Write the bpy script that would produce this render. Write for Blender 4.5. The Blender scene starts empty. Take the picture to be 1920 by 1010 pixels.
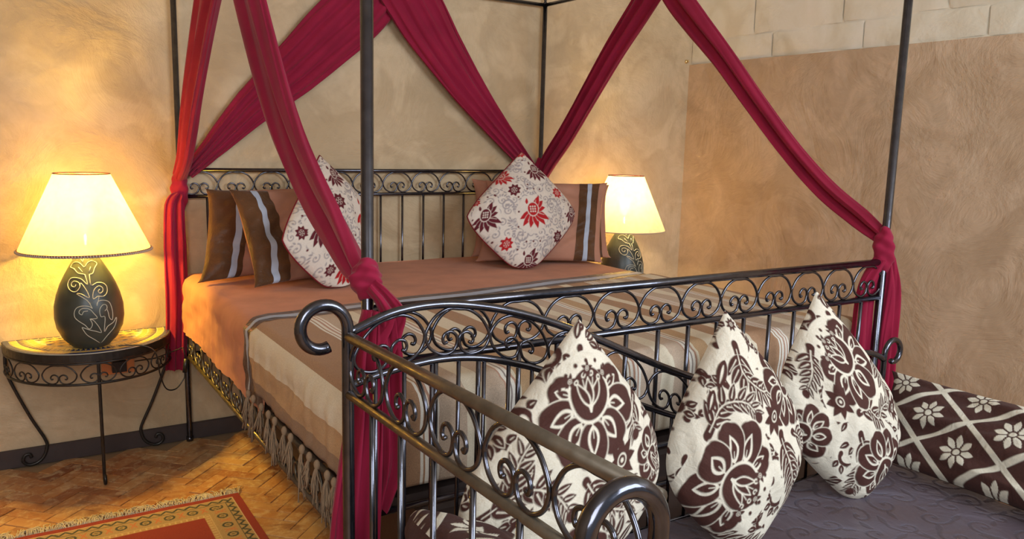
import bpy, math, random
import numpy as np
from mathutils import Vector, Matrix
random.seed(7); RS = np.random.RandomState(11)
SC = bpy.context.scene
COL = SC.collection
pi = math.pi

# ------------------------------------------------------------------ camera
cd = bpy.data.cameras.new('camera'); cam = bpy.data.objects.new('camera', cd); COL.objects.link(cam)
CR = Vector((0.84367, -0.53628, 0.02495)); CU = Vector((0.06167, 0.14299, 0.98780)); CF = Vector((0.53330, 0.83184, -0.15371))
M = Matrix.Identity(4)
for i in range(3):
    M[i][0] = CR[i]; M[i][1] = CU[i]; M[i][2] = -CF[i]
M.translation = Vector((-0.63315, -3.54126, 1.30285))
cam.matrix_world = M
cd.sensor_width = 36; cd.lens = 36 * 1505.32 / 1920; cd.clip_start = 0.05
SC.camera = cam

# ------------------------------------------------------------------ world, light, exposure
w = bpy.data.worlds.new('world'); SC.world = w; w.use_nodes = True
w.node_tree.nodes['Background'].inputs[0].default_value = (0.86, 0.93, 1.0, 1)
w.node_tree.nodes['Background'].inputs[1].default_value = 0.38
SC.view_settings.view_transform = 'Standard'; SC.view_settings.look = 'None'
SC.view_settings.gamma = 1; SC.view_settings.use_curve_mapping = False
SC.view_settings.exposure = 0.0

def area_light(name, loc, target, sx, sy, power, color):
    l = bpy.data.lights.new(name, 'AREA'); l.shape = 'RECTANGLE'; l.size = sx; l.size_y = sy
    l.energy = power; l.color = color
    o = bpy.data.objects.new(name, l); COL.objects.link(o); o.location = loc
    o.rotation_euler = (Vector(target) - Vector(loc)).to_track_quat('-Z', 'Y').to_euler()
    return o
# daylight of an unseen window behind and to the right of the viewer
area_light('window_daylight', (1.7, -5.0, 2.15), (1.0, -1.0, 0.7), 1.9, 1.4, 104, (0.79, 0.89, 1.0))
area_light('left_rear_fill', (-1.5, -5.0, 2.0), (0.9, -1.2, 0.7), 1.3, 1.6, 68, (0.88, 0.94, 1.0))  # fill panel added at rear left to brighten the right wall; no door there

# ------------------------------------------------------------------ materials
def mat(name, col=(0.8, 0.8, 0.8), rough=0.6, metal=0.0, **kw):
    m = bpy.data.materials.new(name); m.use_nodes = True
    b = m.node_tree.nodes['Principled BSDF']
    b.inputs['Base Color'].default_value = (*col, 1); b.inputs['Roughness'].default_value = rough
    b.inputs['Metallic'].default_value = metal
    for k, v in kw.items(): b.inputs[k].default_value = v
    return m, m.node_tree, b
def nd(t, typ, **kw):
    n = t.nodes.new(typ)
    for k, v in kw.items():
        if k in n.inputs.keys() if isinstance(k, str) else False: n.inputs[k].default_value = v
        else: setattr(n, k, v)
    return n
def noise(t, scale, detail=4, dist=0.0, coord='Object', stretch=None, rough=0.5):
    tc = t.nodes.new('ShaderNodeTexCoord'); n = t.nodes.new('ShaderNodeTexNoise')
    n.inputs['Scale'].default_value = scale; n.inputs['Detail'].default_value = detail
    n.inputs['Distortion'].default_value = dist; n.inputs['Roughness'].default_value = rough
    if stretch:
        mp = t.nodes.new('ShaderNodeMapping'); mp.inputs['Scale'].default_value = stretch
        t.links.new(tc.outputs[coord], mp.inputs[0]); t.links.new(mp.outputs[0], n.inputs['Vector'])
    else: t.links.new(tc.outputs[coord], n.inputs['Vector'])
    return n.outputs['Fac']
def ramp(t, fac, stops, interp='LINEAR'):
    r = t.nodes.new('ShaderNodeValToRGB'); r.color_ramp.interpolation = interp
    e = r.color_ramp.elements
    while len(e) > 1: e.remove(e[-1])
    e[0].position = stops[0][0]; e[0].color = (*stops[0][1], 1)
    for p, c in stops[1:]:
        x = e.new(p); x.color = (*c, 1)
    t.links.new(fac, r.inputs[0]); return r.outputs[0]
def bump(t, b, hts, strength=0.3, dist=0.01):
    prev = None
    for h, s, d in hts:
        n = t.nodes.new('ShaderNodeBump'); n.inputs['Strength'].default_value = s; n.inputs['Distance'].default_value = d
        t.links.new(h, n.inputs['Height'])
        if prev: t.links.new(prev, n.inputs['Normal'])
        prev = n.outputs[0]
    t.links.new(prev, b.inputs['Normal'])
def mixc(t, fac, a, b_, mode='MIX'):
    n = t.nodes.new('ShaderNodeMix'); n.data_type = 'RGBA'; n.blend_type = mode
    for s, v in ((n.inputs[0], fac), (n.inputs[6], a), (n.inputs[7], b_)):
        if isinstance(v, (int, float)): s.default_value = v
        elif isinstance(v, tuple): s.default_value = (*v, 1) if len(v) == 3 else v
        else: t.links.new(v, s)
    return n.outputs[2]
def mth(t, op, a, b_=None):
    n = t.nodes.new('ShaderNodeMath'); n.operation = op
    for s, v in ((n.inputs[0], a), (n.inputs[1], b_)):
        if v is None: continue
        if isinstance(v, (int, float)): s.default_value = v
        else: t.links.new(v, s)
    return n.outputs[0]

def plaster(name, c1, c2, c3, seed=0):
    m, t, b = mat(name, c1, 0.55)
    b.inputs['Specular IOR Level'].default_value = 0.35
    base = ramp(t, noise(t, 1.3, 6, 0.8), [(0.3, c1), (0.5, c2), (0.7, c3)])
    patch = noise(t, 3.2, 4, 1.2)
    col = mixc(t, mth(t, 'MULTIPLY', ramp(t, patch, [(0.47, (0, 0, 0)), (0.58, (1, 1, 1))]), 0.34), base, tuple(min(1, x * 1.25 + 0.02) for x in c3))
    col = mixc(t, mth(t, 'MULTIPLY', ramp(t, noise(t, 13, 6, 1.5), [(0.4, (0, 0, 0)), (0.75, (1, 1, 1))]), 0.25), col, tuple(x * 0.8 for x in c1))
    t.links.new(col, b.inputs['Base Color'])
    # trowel sweeps: sharp-edged strokes with fine scratches
    tc = t.nodes.new('ShaderNodeTexCoord'); mp = t.nodes.new('ShaderNodeMapping')
    mp.inputs['Rotation'].default_value = (0.6, 0.5, 0.5)
    t.links.new(tc.outputs['Object'], mp.inputs[0])
    n1 = t.nodes.new('ShaderNodeTexNoise'); n1.inputs['Scale'].default_value = 2.5; n1.inputs['Detail'].default_value = 2
    t.links.new(mp.outputs[0], n1.inputs['Vector'])
    ad = t.nodes.new('ShaderNodeMix'); ad.data_type = 'RGBA'; ad.blend_type = 'ADD'; ad.inputs[0].default_value = 0.55
    t.links.new(mp.outputs[0], ad.inputs[6]); t.links.new(n1.outputs['Color'], ad.inputs[7])
    v = t.nodes.new('ShaderNodeTexVoronoi'); v.inputs['Scale'].default_value = 5.0; v.feature = 'SMOOTH_F1'
    v.inputs['Smoothness'].default_value = 0.12
    t.links.new(ad.outputs[2], v.inputs['Vector'])
    bump(t, b, [(noise(t, 2.6, 8, 1.6, rough=0.66), 0.42, 0.04), (v.outputs['Distance'], 0.16, 0.03), (noise(t, 60, 3, 0, stretch=(1, 1, 0.35)), 0.10, 0.004)])
    return m
M_wall = plaster('tan_plaster', (0.40, 0.285, 0.160), (0.47, 0.34, 0.200), (0.545, 0.41, 0.255))
M_wallR = plaster('brown_plaster', (0.44, 0.31, 0.20), (0.51, 0.37, 0.245), (0.58, 0.435, 0.305))
M_white, t, b = mat('whitewash', (0.66, 0.61, 0.50), 0.6)
t.links.new(ramp(t, noise(t, 4, 6, 1.0), [(0.3, (0.68, 0.61, 0.47)), (0.5, (0.79, 0.74, 0.61)), (0.75, (0.86, 0.82, 0.72))]), b.inputs['Base Color'])
bump(t, b, [(noise(t, 6, 6, 1.0, stretch=(1, 1, 1.8)), 0.22, 0.02), (noise(t, 60, 3), 0.25, 0.004)])
M_ceil, t, b = mat('ceiling_paint', (0.62, 0.57, 0.48), 0.8)
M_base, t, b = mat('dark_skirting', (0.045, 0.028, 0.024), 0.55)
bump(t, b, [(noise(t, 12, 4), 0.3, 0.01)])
M_grout, t, b = mat('floor_grout', (0.30, 0.19, 0.10), 0.85)
# worn terracotta: patches belong to the clay itself
def floor_mat(name, rnd):
    m, t, b = mat(name, (0.5, 0.25, 0.1), 0.5)
    geo = t.nodes.new('ShaderNodeNewGeometry')
    def wn(scale, detail, dist, ro=0.6):
        n = t.nodes.new('ShaderNodeTexNoise'); n.inputs['Scale'].default_value = scale; n.inputs['Detail'].default_value = detail
        n.inputs['Distortion'].default_value = dist; n.inputs['Roughness'].default_value = ro
        t.links.new(geo.outputs['Position'], n.inputs['Vector']); return n.outputs['Fac']
    oi = t.nodes.new('ShaderNodeObjectInfo')
    tone = ramp(t, oi.outputs['Random'] if rnd else wn(9, 0, 0), [(0.0, (0.22, 0.065, 0.020)), (0.22, (0.38, 0.135, 0.042)), (0.42, (0.48, 0.225, 0.080)), (0.62, (0.42, 0.165, 0.050)), (0.8, (0.55, 0.30, 0.115)), (1.0, (0.28, 0.09, 0.027))])
    worn = ramp(t, wn(3.2, 8, 0.8, .7), [(0.44, (0, 0, 0)), (0.58, (1, 1, 1))])
    c = mixc(t, mth(t, 'MULTIPLY', worn, 0.55), tone, (0.60, 0.38, 0.18))
    spots = ramp(t, wn(22, 6, 1.0, 0.7), [(0.50, (0, 0, 0)), (0.62, (1, 1, 1))])
    c = mixc(t, mth(t, 'MULTIPLY', spots, 0.55), c, (0.68, 0.50, 0.28))
    dk = ramp(t, wn(6, 8, 0.5, 0.75), [(0.53, (0, 0, 0)), (0.62, (1, 1, 1))])
    c = mixc(t, mth(t, 'MULTIPLY', dk, 0.6), c, (0.24, 0.085, 0.03))
    t.links.new(c, b.inputs['Base Color'])
    bump(t, b, [(wn(30, 5, 0.5), 0.35, 0.006)])
    return m
M_brick = floor_mat('terracotta_brick', True); M_brick2 = floor_mat('terracotta_brick_field', False)

def metal_mat(name, c, rough, metal=0.85):
    m, t, b = mat(name, c, rough, metal)
    t.links.new(ramp(t, noise(t, 35, 4), [(0.3, tuple(x * 0.8 for x in c)), (0.7, tuple(min(1, x * 1.2) for x in c))]), b.inputs['Base Color'])
    t.links.new(ramp(t, noise(t, 60, 4), [(0.3, (rough * 0.75,) * 3), (0.7, (rough * 1.3,) * 3)]), b.inputs['Roughness'])
    bump(t, b, [(noise(t, 70, 3), 0.16, 0.0012)])
    return m
M_iron = metal_mat('pewter_iron', (0.095, 0.095, 0.115), 0.16, 0.95)
M_bronze = metal_mat('bronzed_iron', (0.15, 0.125, 0.095), 0.40, 0.75)
M_tiron = metal_mat('dark_table_iron', (0.035, 0.03, 0.026), 0.35, 0.5)
M_brass, t, b = mat('brass', (0.75, 0.55, 0.25), 0.3, 0.9)

def fabric(name, c, rough=0.8, weave=0.15, wscale=500, sheen=0.04, var=0.12, trans=0.0):
    m, t, b = mat(name, c, rough)
    b.inputs['Sheen Weight'].default_value = sheen; b.inputs['Specular IOR Level'].default_value = 0.12
    t.links.new(ramp(t, noise(t, 8, 4), [(0.3, tuple(x * (1 - var) for x in c)), (0.7, tuple(min(1, x * (1 + var)) for x in c))]), b.inputs['Base Color'])
    bump(t, b, [(noise(t, 22, 4, 0.6), weave * 1.2, 0.008), (noise(t, wscale, 2), weave, 0.001)])
    if trans > 0:
        tr = t.nodes.new('ShaderNodeBsdfTranslucent'); tr.inputs[0].default_value = (*c, 1)
        mx = t.nodes.new('ShaderNodeMixShader'); mx.inputs[0].default_value = trans
        o = t.nodes['Material Output']
        t.links.new(b.outputs[0], mx.inputs[1]); t.links.new(tr.outputs[0], mx.inputs[2]); t.links.new(mx.outputs[0], o.inputs[0])
    return m
M_sheet = fabric('terracotta_sheet', (0.49, 0.215, 0.13), 0.75)
M_pillow = fabric('terracotta_pillowcase', (0.37, 0.175, 0.115), 0.7)
M_satin = fabric('brown_crinkled_satin', (0.088, 0.038, 0.016), 0.42, weave=0.7, wscale=120, sheen=0.1, var=0.35)
M_ribbon = fabric('grey_blue_ribbon', (0.36, 0.39, 0.47), 0.5, sheen=0.05)
M_red = fabric('crimson_voile', (0.33, 0.014, 0.050), 0.75, weave=0.08, wscale=900, sheen=0.15, var=0.12, trans=0.28)
M_mat = fabric('mattress_ticking', (0.55, 0.45, 0.35), 0.85)
M_black, t, b = mat('black_plastic', (0.012, 0.012, 0.013), 0.35)
M_pipe = fabric('dark_red_piping', (0.16, 0.01, 0.015), 0.7)

# woven stripes, placed by the cloth's own width coordinate
M_stripe, t, b = mat('woven_stripes', (0.5, 0.4, 0.3), 0.85); b.inputs['Sheen Weight'].default_value = 0.03
uvn = t.nodes.new('ShaderNodeUVMap'); uvn.uv_map = 'uv'
sep = t.nodes.new('ShaderNodeSeparateXYZ'); t.links.new(uvn.outputs[0], sep.inputs[0])
TAUPE = (0.27, 0.175, 0.11); TAN = (0.44, 0.29, 0.16); CREAM = (0.64, 0.57, 0.45); BRN = (0.34, 0.20, 0.115); PINK = (0.42, 0.25, 0.18); BEI = (0.46, 0.36, 0.275); WH = (0.70, 0.66, 0.59); GR = (0.26, 0.22, 0.20)
per = 0.62
raw = [(0.0, BRN), (0.10, WH), (0.108, BRN), (0.113, WH), (0.122, PINK), (0.130, WH), (0.136, PINK), (0.142, WH), (0.150, BEI), (0.225, CREAM), (0.275, BEI), (0.330, PINK), (0.336, WH), (0.345, GR), (0.351, WH), (0.360, PINK), (0.366, CREAM), (0.376, TAN), (0.43, CREAM), (0.50, BRN), (0.575, CREAM)]
# repeat coordinate starts at the left top edge of the mattress
sh_ = mth(t, 'DIVIDE', mth(t, 'SUBTRACT', sep.outputs[0], 0.02), per)
fr = mth(t, 'FRACT', sh_)
cs = ramp(t, fr, [(p / per, c) for p, c in raw], 'CONSTANT')
left = ramp(t, mth(t, 'DIVIDE', mth(t, 'ADD', sep.outputs[0], 0.30), 0.32), [(0, TAUPE), (0.42 , TAN), (0.62, CREAM), (0.84, BRN)], 'CONSTANT')
c = mixc(t, mth(t, 'LESS_THAN', sep.outputs[0], 0.02), cs, left)
c = mixc(t, 0.25, c, ramp(t, noise(t, 420, 2), [(0.35, (0.2, 0.15, 0.1)), (0.65, (0.8, 0.7, 0.6))]), 'OVERLAY')
t.links.new(c, b.inputs['Base Color'])
bump(t, b, [(noise(t, 320, 2), 0.3, 0.002), (noise(t, 14, 3), 0.2, 0.01)])
M_tassel = fabric('taupe_yarn', (0.27, 0.185, 0.115), 0.9, weave=0.4)

def pattern_mat(name, stops, rough=0.7, tex=280):
    """stops: list of (attribute name, colour) painted in turn over the ground colour"""
    m, t, b = mat(name, stops[0][1], rough); b.inputs['Sheen Weight'].default_value = 0.03; b.inputs['Specular IOR Level'].default_value = 0.12
    c = stops[0][1]; at = t.nodes.new('ShaderNodeAttribute'); at.attribute_name = 'motif'
    sp = t.nodes.new('ShaderNodeSeparateColor'); t.links.new(at.outputs['Color'], sp.inputs[0])
    for ch, col in stops[1:]:
        c = mixc(t, sp.outputs[ch], c, col)
    c = mixc(t, 0.22, c, ramp(t, noise(t, tex, 3, stretch=(1, 1, 2.2)), [(0.3, (0.25, 0.25, 0.25)), (0.7, (0.75, 0.75, 0.75))]), 'OVERLAY')
    t.links.new(c, b.inputs['Base Color'])
    bump(t, b, [(sp.outputs[stops[1][0]], 0.5, -0.0035), (noise(t, 26, 5, 1.2), 0.32, 0.012), (noise(t, tex, 3), 0.25, 0.0015)])
    return m
M_damask = pattern_mat('brown_and_cream_damask', [(0, (0.66, 0.60, 0.49)), (0, (0.062, 0.023, 0.018))])
M_trellis = pattern_mat('brown_trellis_damask', [(0, (0.060, 0.026, 0.022)), (0, (0.60, 0.56, 0.46))])
M_redflor = pattern_mat('cream_and_red_damask', [(0, (0.62, 0.53, 0.45)), (2, (0.24, 0.205, 0.22)), (0, (0.10, 0.012, 0.018)), (1, (0.38, 0.012, 0.015))])
M_jacq, t, b = mat('plum_brown_jacquard', (0.06, 0.035, 0.035), 0.42); b.inputs['Sheen Weight'].default_value = 0.18; b.inputs['Sheen Tint'].default_value = (0.75, 0.75, 1, 1)
at = t.nodes.new('ShaderNodeAttribute'); at.attribute_name = 'motif'; sp = t.nodes.new('ShaderNodeSeparateColor'); t.links.new(at.outputs['Color'], sp.inputs[0])
t.links.new(mixc(t, sp.outputs[0], (0.062, 0.038, 0.040), (0.038, 0.018, 0.014)), b.inputs['Base Color'])
t.links.new(ramp(t, sp.outputs[0], [(0, (0.36,) * 3), (1, (0.62,) * 3)]), b.inputs['Roughness'])
bump(t, b, [(sp.outputs[0], 0.5, 0.003), (noise(t, 9, 4, 0.8), 0.4, 0.02), (noise(t, 500, 2), 0.2, 0.001)])

# ------------------------------------------------------------------ object helpers
def link_mesh(name, me, parent=None, m=None):
    o = bpy.data.objects.new(name, me); COL.objects.link(o)
    if m: me.materials.append(m)
    if parent: o.parent = parent
    return o
def mk(name, V, F, m, parent=None, smooth=True, uv=None, motif=None):
    me = bpy.data.meshes.new(name); me.from_pydata([tuple(v) for v in V], [], [tuple(f) for f in F])
    if smooth: me.polygons.foreach_set('use_smooth', [True] * len(me.polygons))
    return link_mesh(name, me, parent, m)
def grid(name, P, m, parent=None, uv=None, motif=None, closed_u=False, extra=None, flip=False):
    """P: (n, k, 3) numpy array of points -> quad sheet with optional UV and motif colour"""
    n, k, _ = P.shape
    idx = np.arange(n * k).reshape(n, k)
    a = idx[:-1, :-1]; b_ = idx[1:, :-1]; c = idx[1:, 1:]; d = idx[:-1, 1:]
    F = np.stack([a, b_, c, d], -1).reshape(-1, 4)
    if closed_u:
        F = np.concatenate([F, np.stack([idx[-1, :-1], idx[0, :-1], idx[0, 1:], idx[-1, 1:]], -1).reshape(-1, 4)])
    if flip: F = F[:, ::-1]
    V = P.reshape(-1, 3)
    nv0 = len(V)
    if extra is not None:
        P2 = extra; n2, k2, _ = P2.shape; i2 = np.arange(n2 * k2).reshape(n2, k2) + nv0
        F2 = np.stack([i2[:-1, :-1], i2[:-1, 1:], i2[1:, 1:], i2[1:, :-1]], -1).reshape(-1, 4)
        if flip: F2 = F2[:, ::-1]
        V = np.concatenate([V, P2.reshape(-1, 3)]); F = np.concatenate([F, F2])
    me = bpy.data.meshes.new(name)
    me.vertices.add(len(V)); me.vertices.foreach_set('co', V.astype(np.float32).ravel())
    me.loops.add(F.size); me.loops.foreach_set('vertex_index', F.astype(np.int32).ravel())
    me.polygons.add(len(F)); me.polygons.foreach_set('loop_start', np.arange(0, F.size, 4, dtype=np.int32))
    me.update(calc_edges=True)
    me.polygons.foreach_set('use_smooth', np.ones(len(F), dtype=bool))
    if uv is not None:
        l = me.uv_layers.new(name='uv'); UV = uv.reshape(-1, 2)
        if len(UV) < len(V): UV = np.concatenate([UV, np.zeros((len(V) - len(UV), 2))])
        l.data.foreach_set('uv', UV[F.ravel()].astype(np.float32).ravel())
    if motif is not None:
        at = me.color_attributes.new('motif', 'FLOAT_COLOR', 'POINT')
        A = np.zeros((len(V), 4), np.float32); A[:, 3] = 1
        mm = motif.reshape(-1, motif.shape[-1]); A[:len(mm), :mm.shape[1]] = mm
        at.data.foreach_set('color', A.ravel())
    me.validate()
    return link_mesh(name, me, parent, m)
class MB:
    def __init__(s): s.V = []; s.F = []
    def add(s, V, F):
        n = len(s.V); s.V += [tuple(v) for v in V]; s.F += [tuple(i + n for i in f) for f in F]
    def box(s, lo, hi, bev=0.0):
        x0, y0, z0 = lo; x1, y1, z1 = hi
        if bev <= 0:
            V = [(x, y, z) for z in (z0, z1) for y in (y0, y1) for x in (x0, x1)]
            s.add(V, [(0, 2, 3, 1), (4, 5, 7, 6), (0, 1, 5, 4), (2, 6, 7, 3), (0, 4, 6, 2), (1, 3, 7, 5)]); return
        V = []
        for z, q in ((z0, 0), (z1 - bev, 0), (z1, bev)):
            V += [(x0 + q, y0 + q, z), (x1 - q, y0 + q, z), (x1 - q, y1 - q, z), (x0 + q, y1 - q, z)]
        F = [(3, 2, 1, 0), (8, 9, 10, 11)]
        for l in (0, 4):
            for i in range(4): F.append((l + i, l + (i + 1) % 4, l + 4 + (i + 1) % 4, l + 4 + i))
        s.add(V, F)
    def tube(s, pts, r, n=8, closed=False, caps=True):
        P = [Vector(p) for p in pts]; N = len(P)
        T = []
        for i in range(N):
            if closed: d = P[(i + 1) % N] - P[(i - 1) % N]
            else: d = P[min(i + 1, N - 1)] - P[max(i - 1, 0)]
            T.append(d.normalized() if d.length > 1e-9 else Vector((0, 0, 1)))
        ref = Vector((0, 0, 1)) if abs(T[0].z) < 0.9 else Vector((1, 0, 0))
        u = (ref - T[0] * ref.dot(T[0])).normalized()
        V = []; F = []
        for i in range(N):
            u = (u - T[i] * u.dot(T[i])); u = u.normalized() if u.length > 1e-6 else T[i].orthogonal().normalized()
            v = T[i].cross(u); rr = r[i] if isinstance(r, (list, tuple, np.ndarray)) else r
            for k in range(n):
                a = 2 * pi * k / n; V.append(P[i] + (u * math.cos(a) + v * math.sin(a)) * rr)
        for i in range(N if closed else N - 1):
            j = (i + 1) % N
            for k in range(n):
                F.append((i * n + k, i * n + (k + 1) % n, j * n + (k + 1) % n, j * n + k))
        if caps and not closed:
            F.append(tuple(range(n))[::-1]); F.append(tuple((N - 1) * n + k for k in range(n)))
        s.add(V, F)
    def lathe(s, prof, c, n=32, cap=True):
        V = []; F = []
        for r, z in prof:
            for k in range(n):
                a = 2 * pi * k / n; V.append((c[0] + r * math.cos(a), c[1] + r * math.sin(a), c[2] + z))
        m = len(prof)
        for i in range(m - 1):
            for k in range(n): F.append((i * n + k, i * n + (k + 1) % n, (i + 1) * n + (k + 1) % n, (i + 1) * n + k))
        if cap: F.append(tuple(range(n))[::-1]); F.append(tuple((m - 1) * n + k for k in range(n)))
        s.add(V, F)
    def build(s, name, m, parent=None, smooth=True): 
        o = mk(name, s.V, s.F, m, parent, smooth)
        return o
def thing(name, label, cat, loc=(0, 0, 0), group=None):
    o = bpy.data.objects.new(name, None); COL.objects.link(o); o.location = loc; o.empty_display_size = 0.1
    o['label'] = label; o['category'] = cat
    if group: o['group'] = group
    bpy.context.view_layer.update()
    return o
def tag(o, label, cat, group=None):
    o['label'] = label; o['category'] = cat
    if group: o['group'] = group
    return o
def struct(o): o['kind'] = 'structure'; return o
def dup(o, parent, M_=None):
    c = o.copy(); COL.objects.link(c); c.parent = parent
    if M_ is not None: c.matrix_basis = M_
    return c
def tubeobj(name, pts, r, m, parent, n=8, closed=False):
    b = MB(); b.tube(pts, r, n, closed); return b.build(name, m, parent)
def crom(pts, k=6, closed=False):
    P = [np.array(p, float) for p in pts]; out = []; N = len(P)
    rng = range(N) if closed else range(N - 1)
    for i in rng:
        p0 = P[(i - 1) % N] if closed or i > 0 else 2 * P[0] - P[1]
        p1 = P[i]; p2 = P[(i + 1) % N]
        p3 = P[(i + 2) % N] if closed or i + 2 < N else 2 * P[-1] - P[-2]
        for j in range(k):
            u = j / k
            out.append(0.5 * ((2 * p1) + (-p0 + p2) * u + (2 * p0 - 5 * p1 + 4 * p2 - p3) * u * u + (-p0 + 3 * p1 - 3 * p2 + p3) * u ** 3))
    if not closed: out.append(P[-1])
    return out
HALF = [(0, 1), (.35, .99), (.70, .84), (.93, .60), (.985, .42), (.87, .20), (.63, .055), (.37, .012), (.13, .09), (.03, .28), (.07, .42), (.24, .50), (.41, .45), (.47, .34), (.42, .25), (.33, .28)]
def omega(w_, h, k=4):
    """the arch with two inward volutes that fills every frieze; local x, z from 0 at its foot"""
    right = [(x * w_ / 2, 0, z * h) for x, z in HALF]
    full = [(-x, y, z) for x, y, z in right[::-1]] + right[1:]
    return crom(full, k)

# ------------------------------------------------------------------ room
def boxobj(name, lo, hi, m, parent=None, bev=0.0):
    b = MB(); b.box(lo, hi, bev); return b.build(name, m, parent, smooth=False)
X0, X1, Y0, YB, ZC = -2.6, 2.87, -5.6, 0.03, 2.95
floor = struct(boxobj('floor', (X0, Y0, -0.12), (X1 + 0.2, YB + 0.2, -0.006), M_grout))
struct(boxobj('wall_back', (X0 - 0.15, YB, 0), (X1 + 0.15, YB + 0.15, ZC), M_wall))
struct(boxobj('wall_left', (X0 - 0.15, Y0, 0), (X0, YB, ZC), M_wall))
wr = struct(boxobj('wall_right', (X1 + 0.02, Y0, 0), (X1 + 0.2, YB, ZC), M_white))
struct(boxobj('ceiling', (X0 - 0.15, Y0, ZC), (X1 + 0.2, YB + 0.15, ZC + 0.1), M_ceil))
boxobj('plaster_panel', (X1, Y0, 0), (X1 + 0.02, YB, 1.795), M_wallR, wr)
# whitewashed stone courses above the plaster
def block(y1, y0, z0, z1, i):
    b = MB(); n, k = 7, 4
    g = 0.0035; rr = np.random.RandomState(i)
    V = []
    for a in range(n):
        for c in range(k):
            e = min(a, n - 1 - a, 1) * min(c, k - 1 - c, 1)
            x = X1 + 0.02 - (0.006 + rr.rand() * 0.003 if e else 0.0)
            if a in (1, n - 2) or c in (1, k - 2): x = X1 + 0.0155
            fa = [0, .04, .27, .5, .73, .96, 1][a]; fc = [0, .09, .91, 1][c]
            V.append((x, y1 - g + (y0 + g - y1 + g) * fa + (rr.rand() - .5) * .006, z0 + g + (z1 - z0 - 2 * g) * fc + (rr.rand() - .5) * .008))
    F = [(a * k + c, a * k + c + 1, (a + 1) * k + c + 1, (a + 1) * k + c) for a in range(n - 1) for c in range(k - 1)]
    b.add(V, F); b.build('stone_block', M_white, wr)
bi = 0
for z0, z1, ys in ((1.797, 1.930, [0.03, -0.56, -1.10, -1.68, -2.3, -2.9, -3.5, -4.1, -4.8, -5.6]),
                   (1.930, 2.24, [0.03, -0.43, -0.98, -1.50, -2.05, -2.7, -3.3, -3.9, -4.6, -5.6]),
                   (2.24, 2.56, [0.03, -0.30, -0.85, -1.4, -2.0, -2.6, -3.2, -3.8, -4.4, -5.0, -5.6]),
                   (2.56, 2.94, [0.03, -0.55, -1.1, -1.7, -2.3, -2.9, -3.5, -4.2, -4.9, -5.6])):
    for a, c in zip(ys[:-1], ys[1:]):
        block(a, c, z0, z1, bi); bi += 1
struct(boxobj('baseboard_back', (X0, YB - 0.014, 0), (X1, YB, 0.072), M_base, bev=0.004))
struct(boxobj('baseboard_right', (X1 - 0.014, Y0, 0), (X1, YB - 0.014, 0.072), M_base, bev=0.004))
# no wall behind the viewer: the open side lets the world light in
M_open = M_ceil

# herringbone of terracotta bricks
BL, BW = 0.165, 0.055
pieces = []
def herr():
    ca, sa = math.cos(pi / 4), math.sin(pi / 4)
    for j in range(-75, 76):
        for i in range(-75, 76):
            c = (i - j) % 6
            if c == 0: cx, cy, a = (i + 1.5) * BW, (j + .5) * BW, 0
            elif c == 5: cx, cy, a = (i + .5) * BW, (j + 1.5) * BW, pi / 2
            else: continue
            x = cx * ca - cy * sa - .3; y = cx * sa + cy * ca - 1.2
            if X0 + 0.05 < x < X1 - 0.05 and Y0 < y < YB - 0.055: pieces.append((x, y, a + pi / 4))
herr()
base_b = MB(); base_b.box((-BL / 2 + .0015, -BW / 2 + .0015, -0.012), (BL / 2 - .0015, BW / 2 - .0015, 0), 0.0012)
def viskey(p):
    d = Vector((p[0], p[1], 0)) - cam.matrix_world.translation
    z = d.dot(CF)
    if z < 0.3: return 1e9
    px = 960 + 1505 * d.dot(CR) / z; py = 505 - 1505 * d.dot(CU) / z
    if px < -80 or px > 760 or py > 1060: return 1e6 + z
    return z
pieces.sort(key=viskey)
fb0 = None; rest = MB(); nrm = 0
for q, (x, y, a) in enumerate(pieces):
    dz = random.uniform(-0.0022, 0.0012); ang = a + random.uniform(-.012, .012)
    if q < 298:
        if fb0 is None: fb0 = base_b.build('brick', M_brick, floor, smooth=False); o = fb0
        else: o = fb0.copy(); COL.objects.link(o)
        o.location = (x, y, dz); o.rotation_euler = (random.uniform(-.01, .01), random.uniform(-.006, .006), ang)
    else:
        ca, sa = math.cos(ang), math.sin(ang)
        rest.add([(x + v[0] * ca - v[1] * sa, y + v[0] * sa + v[1] * ca, v[2] + dz) for v in base_b.V], base_b.F)
o = rest.build('brick_paving', M_brick2, floor, smooth=False); o['kind'] = 'stuff'

# ------------------------------------------------------------------ canopy bed
W, L = 1.80, 2.0
zH1, zH2, zF1, zF2, zS1, zS2, zT = 1.1655, 1.056, 0.9535, 0.8355, 0.50, 0.386, 2.015
bed = thing('canopy_bed', 'four-poster bed of dark wrought iron with scrollwork rails and canopy frame', 'bed', (W / 2, -L / 2, 0))
bed.location = (0, 0, 0)
for x, y in ((0, 0), (W, 0), (0, -L), (W, -L)):
    r = 0.0115 if y == 0 else 0.0132
    b_ = MB(); b_.tube([(x, y, 0), (x, y, 0.012), (x, y, zT + 0.004)], r, 12); b_.tube([(x, y, 0), (x, y, 0.02)], r * 1.25, 12)
    b_.build('post', M_iron, bed)
    b_ = MB(); b_.lathe([(0.0115, 0), (0.012, 0.01), (0.006, 0.018), (0.010, 0.03), (0.004, 0.055), (0.001, 0.08)], (x, y, zT), 10)
    b_.build('finial', M_iron, bed)
for a, c in (((0, 0), (W, 0)), ((0, -L), (W, -L)), ((0, 0), (0, -L)), ((W, 0), (W, -L))):
    tubeobj('canopy_rail', [(a[0], a[1], zT), (c[0], c[1], zT)], 0.0095, M_iron, bed, 10)
for z, r in ((zH1, 0.0085), (zH2, 0.0075)):
    tubeobj('headboard_rail', [(0.0, 0, z), (W, 0, z)], r, M_iron, bed, 10)
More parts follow.
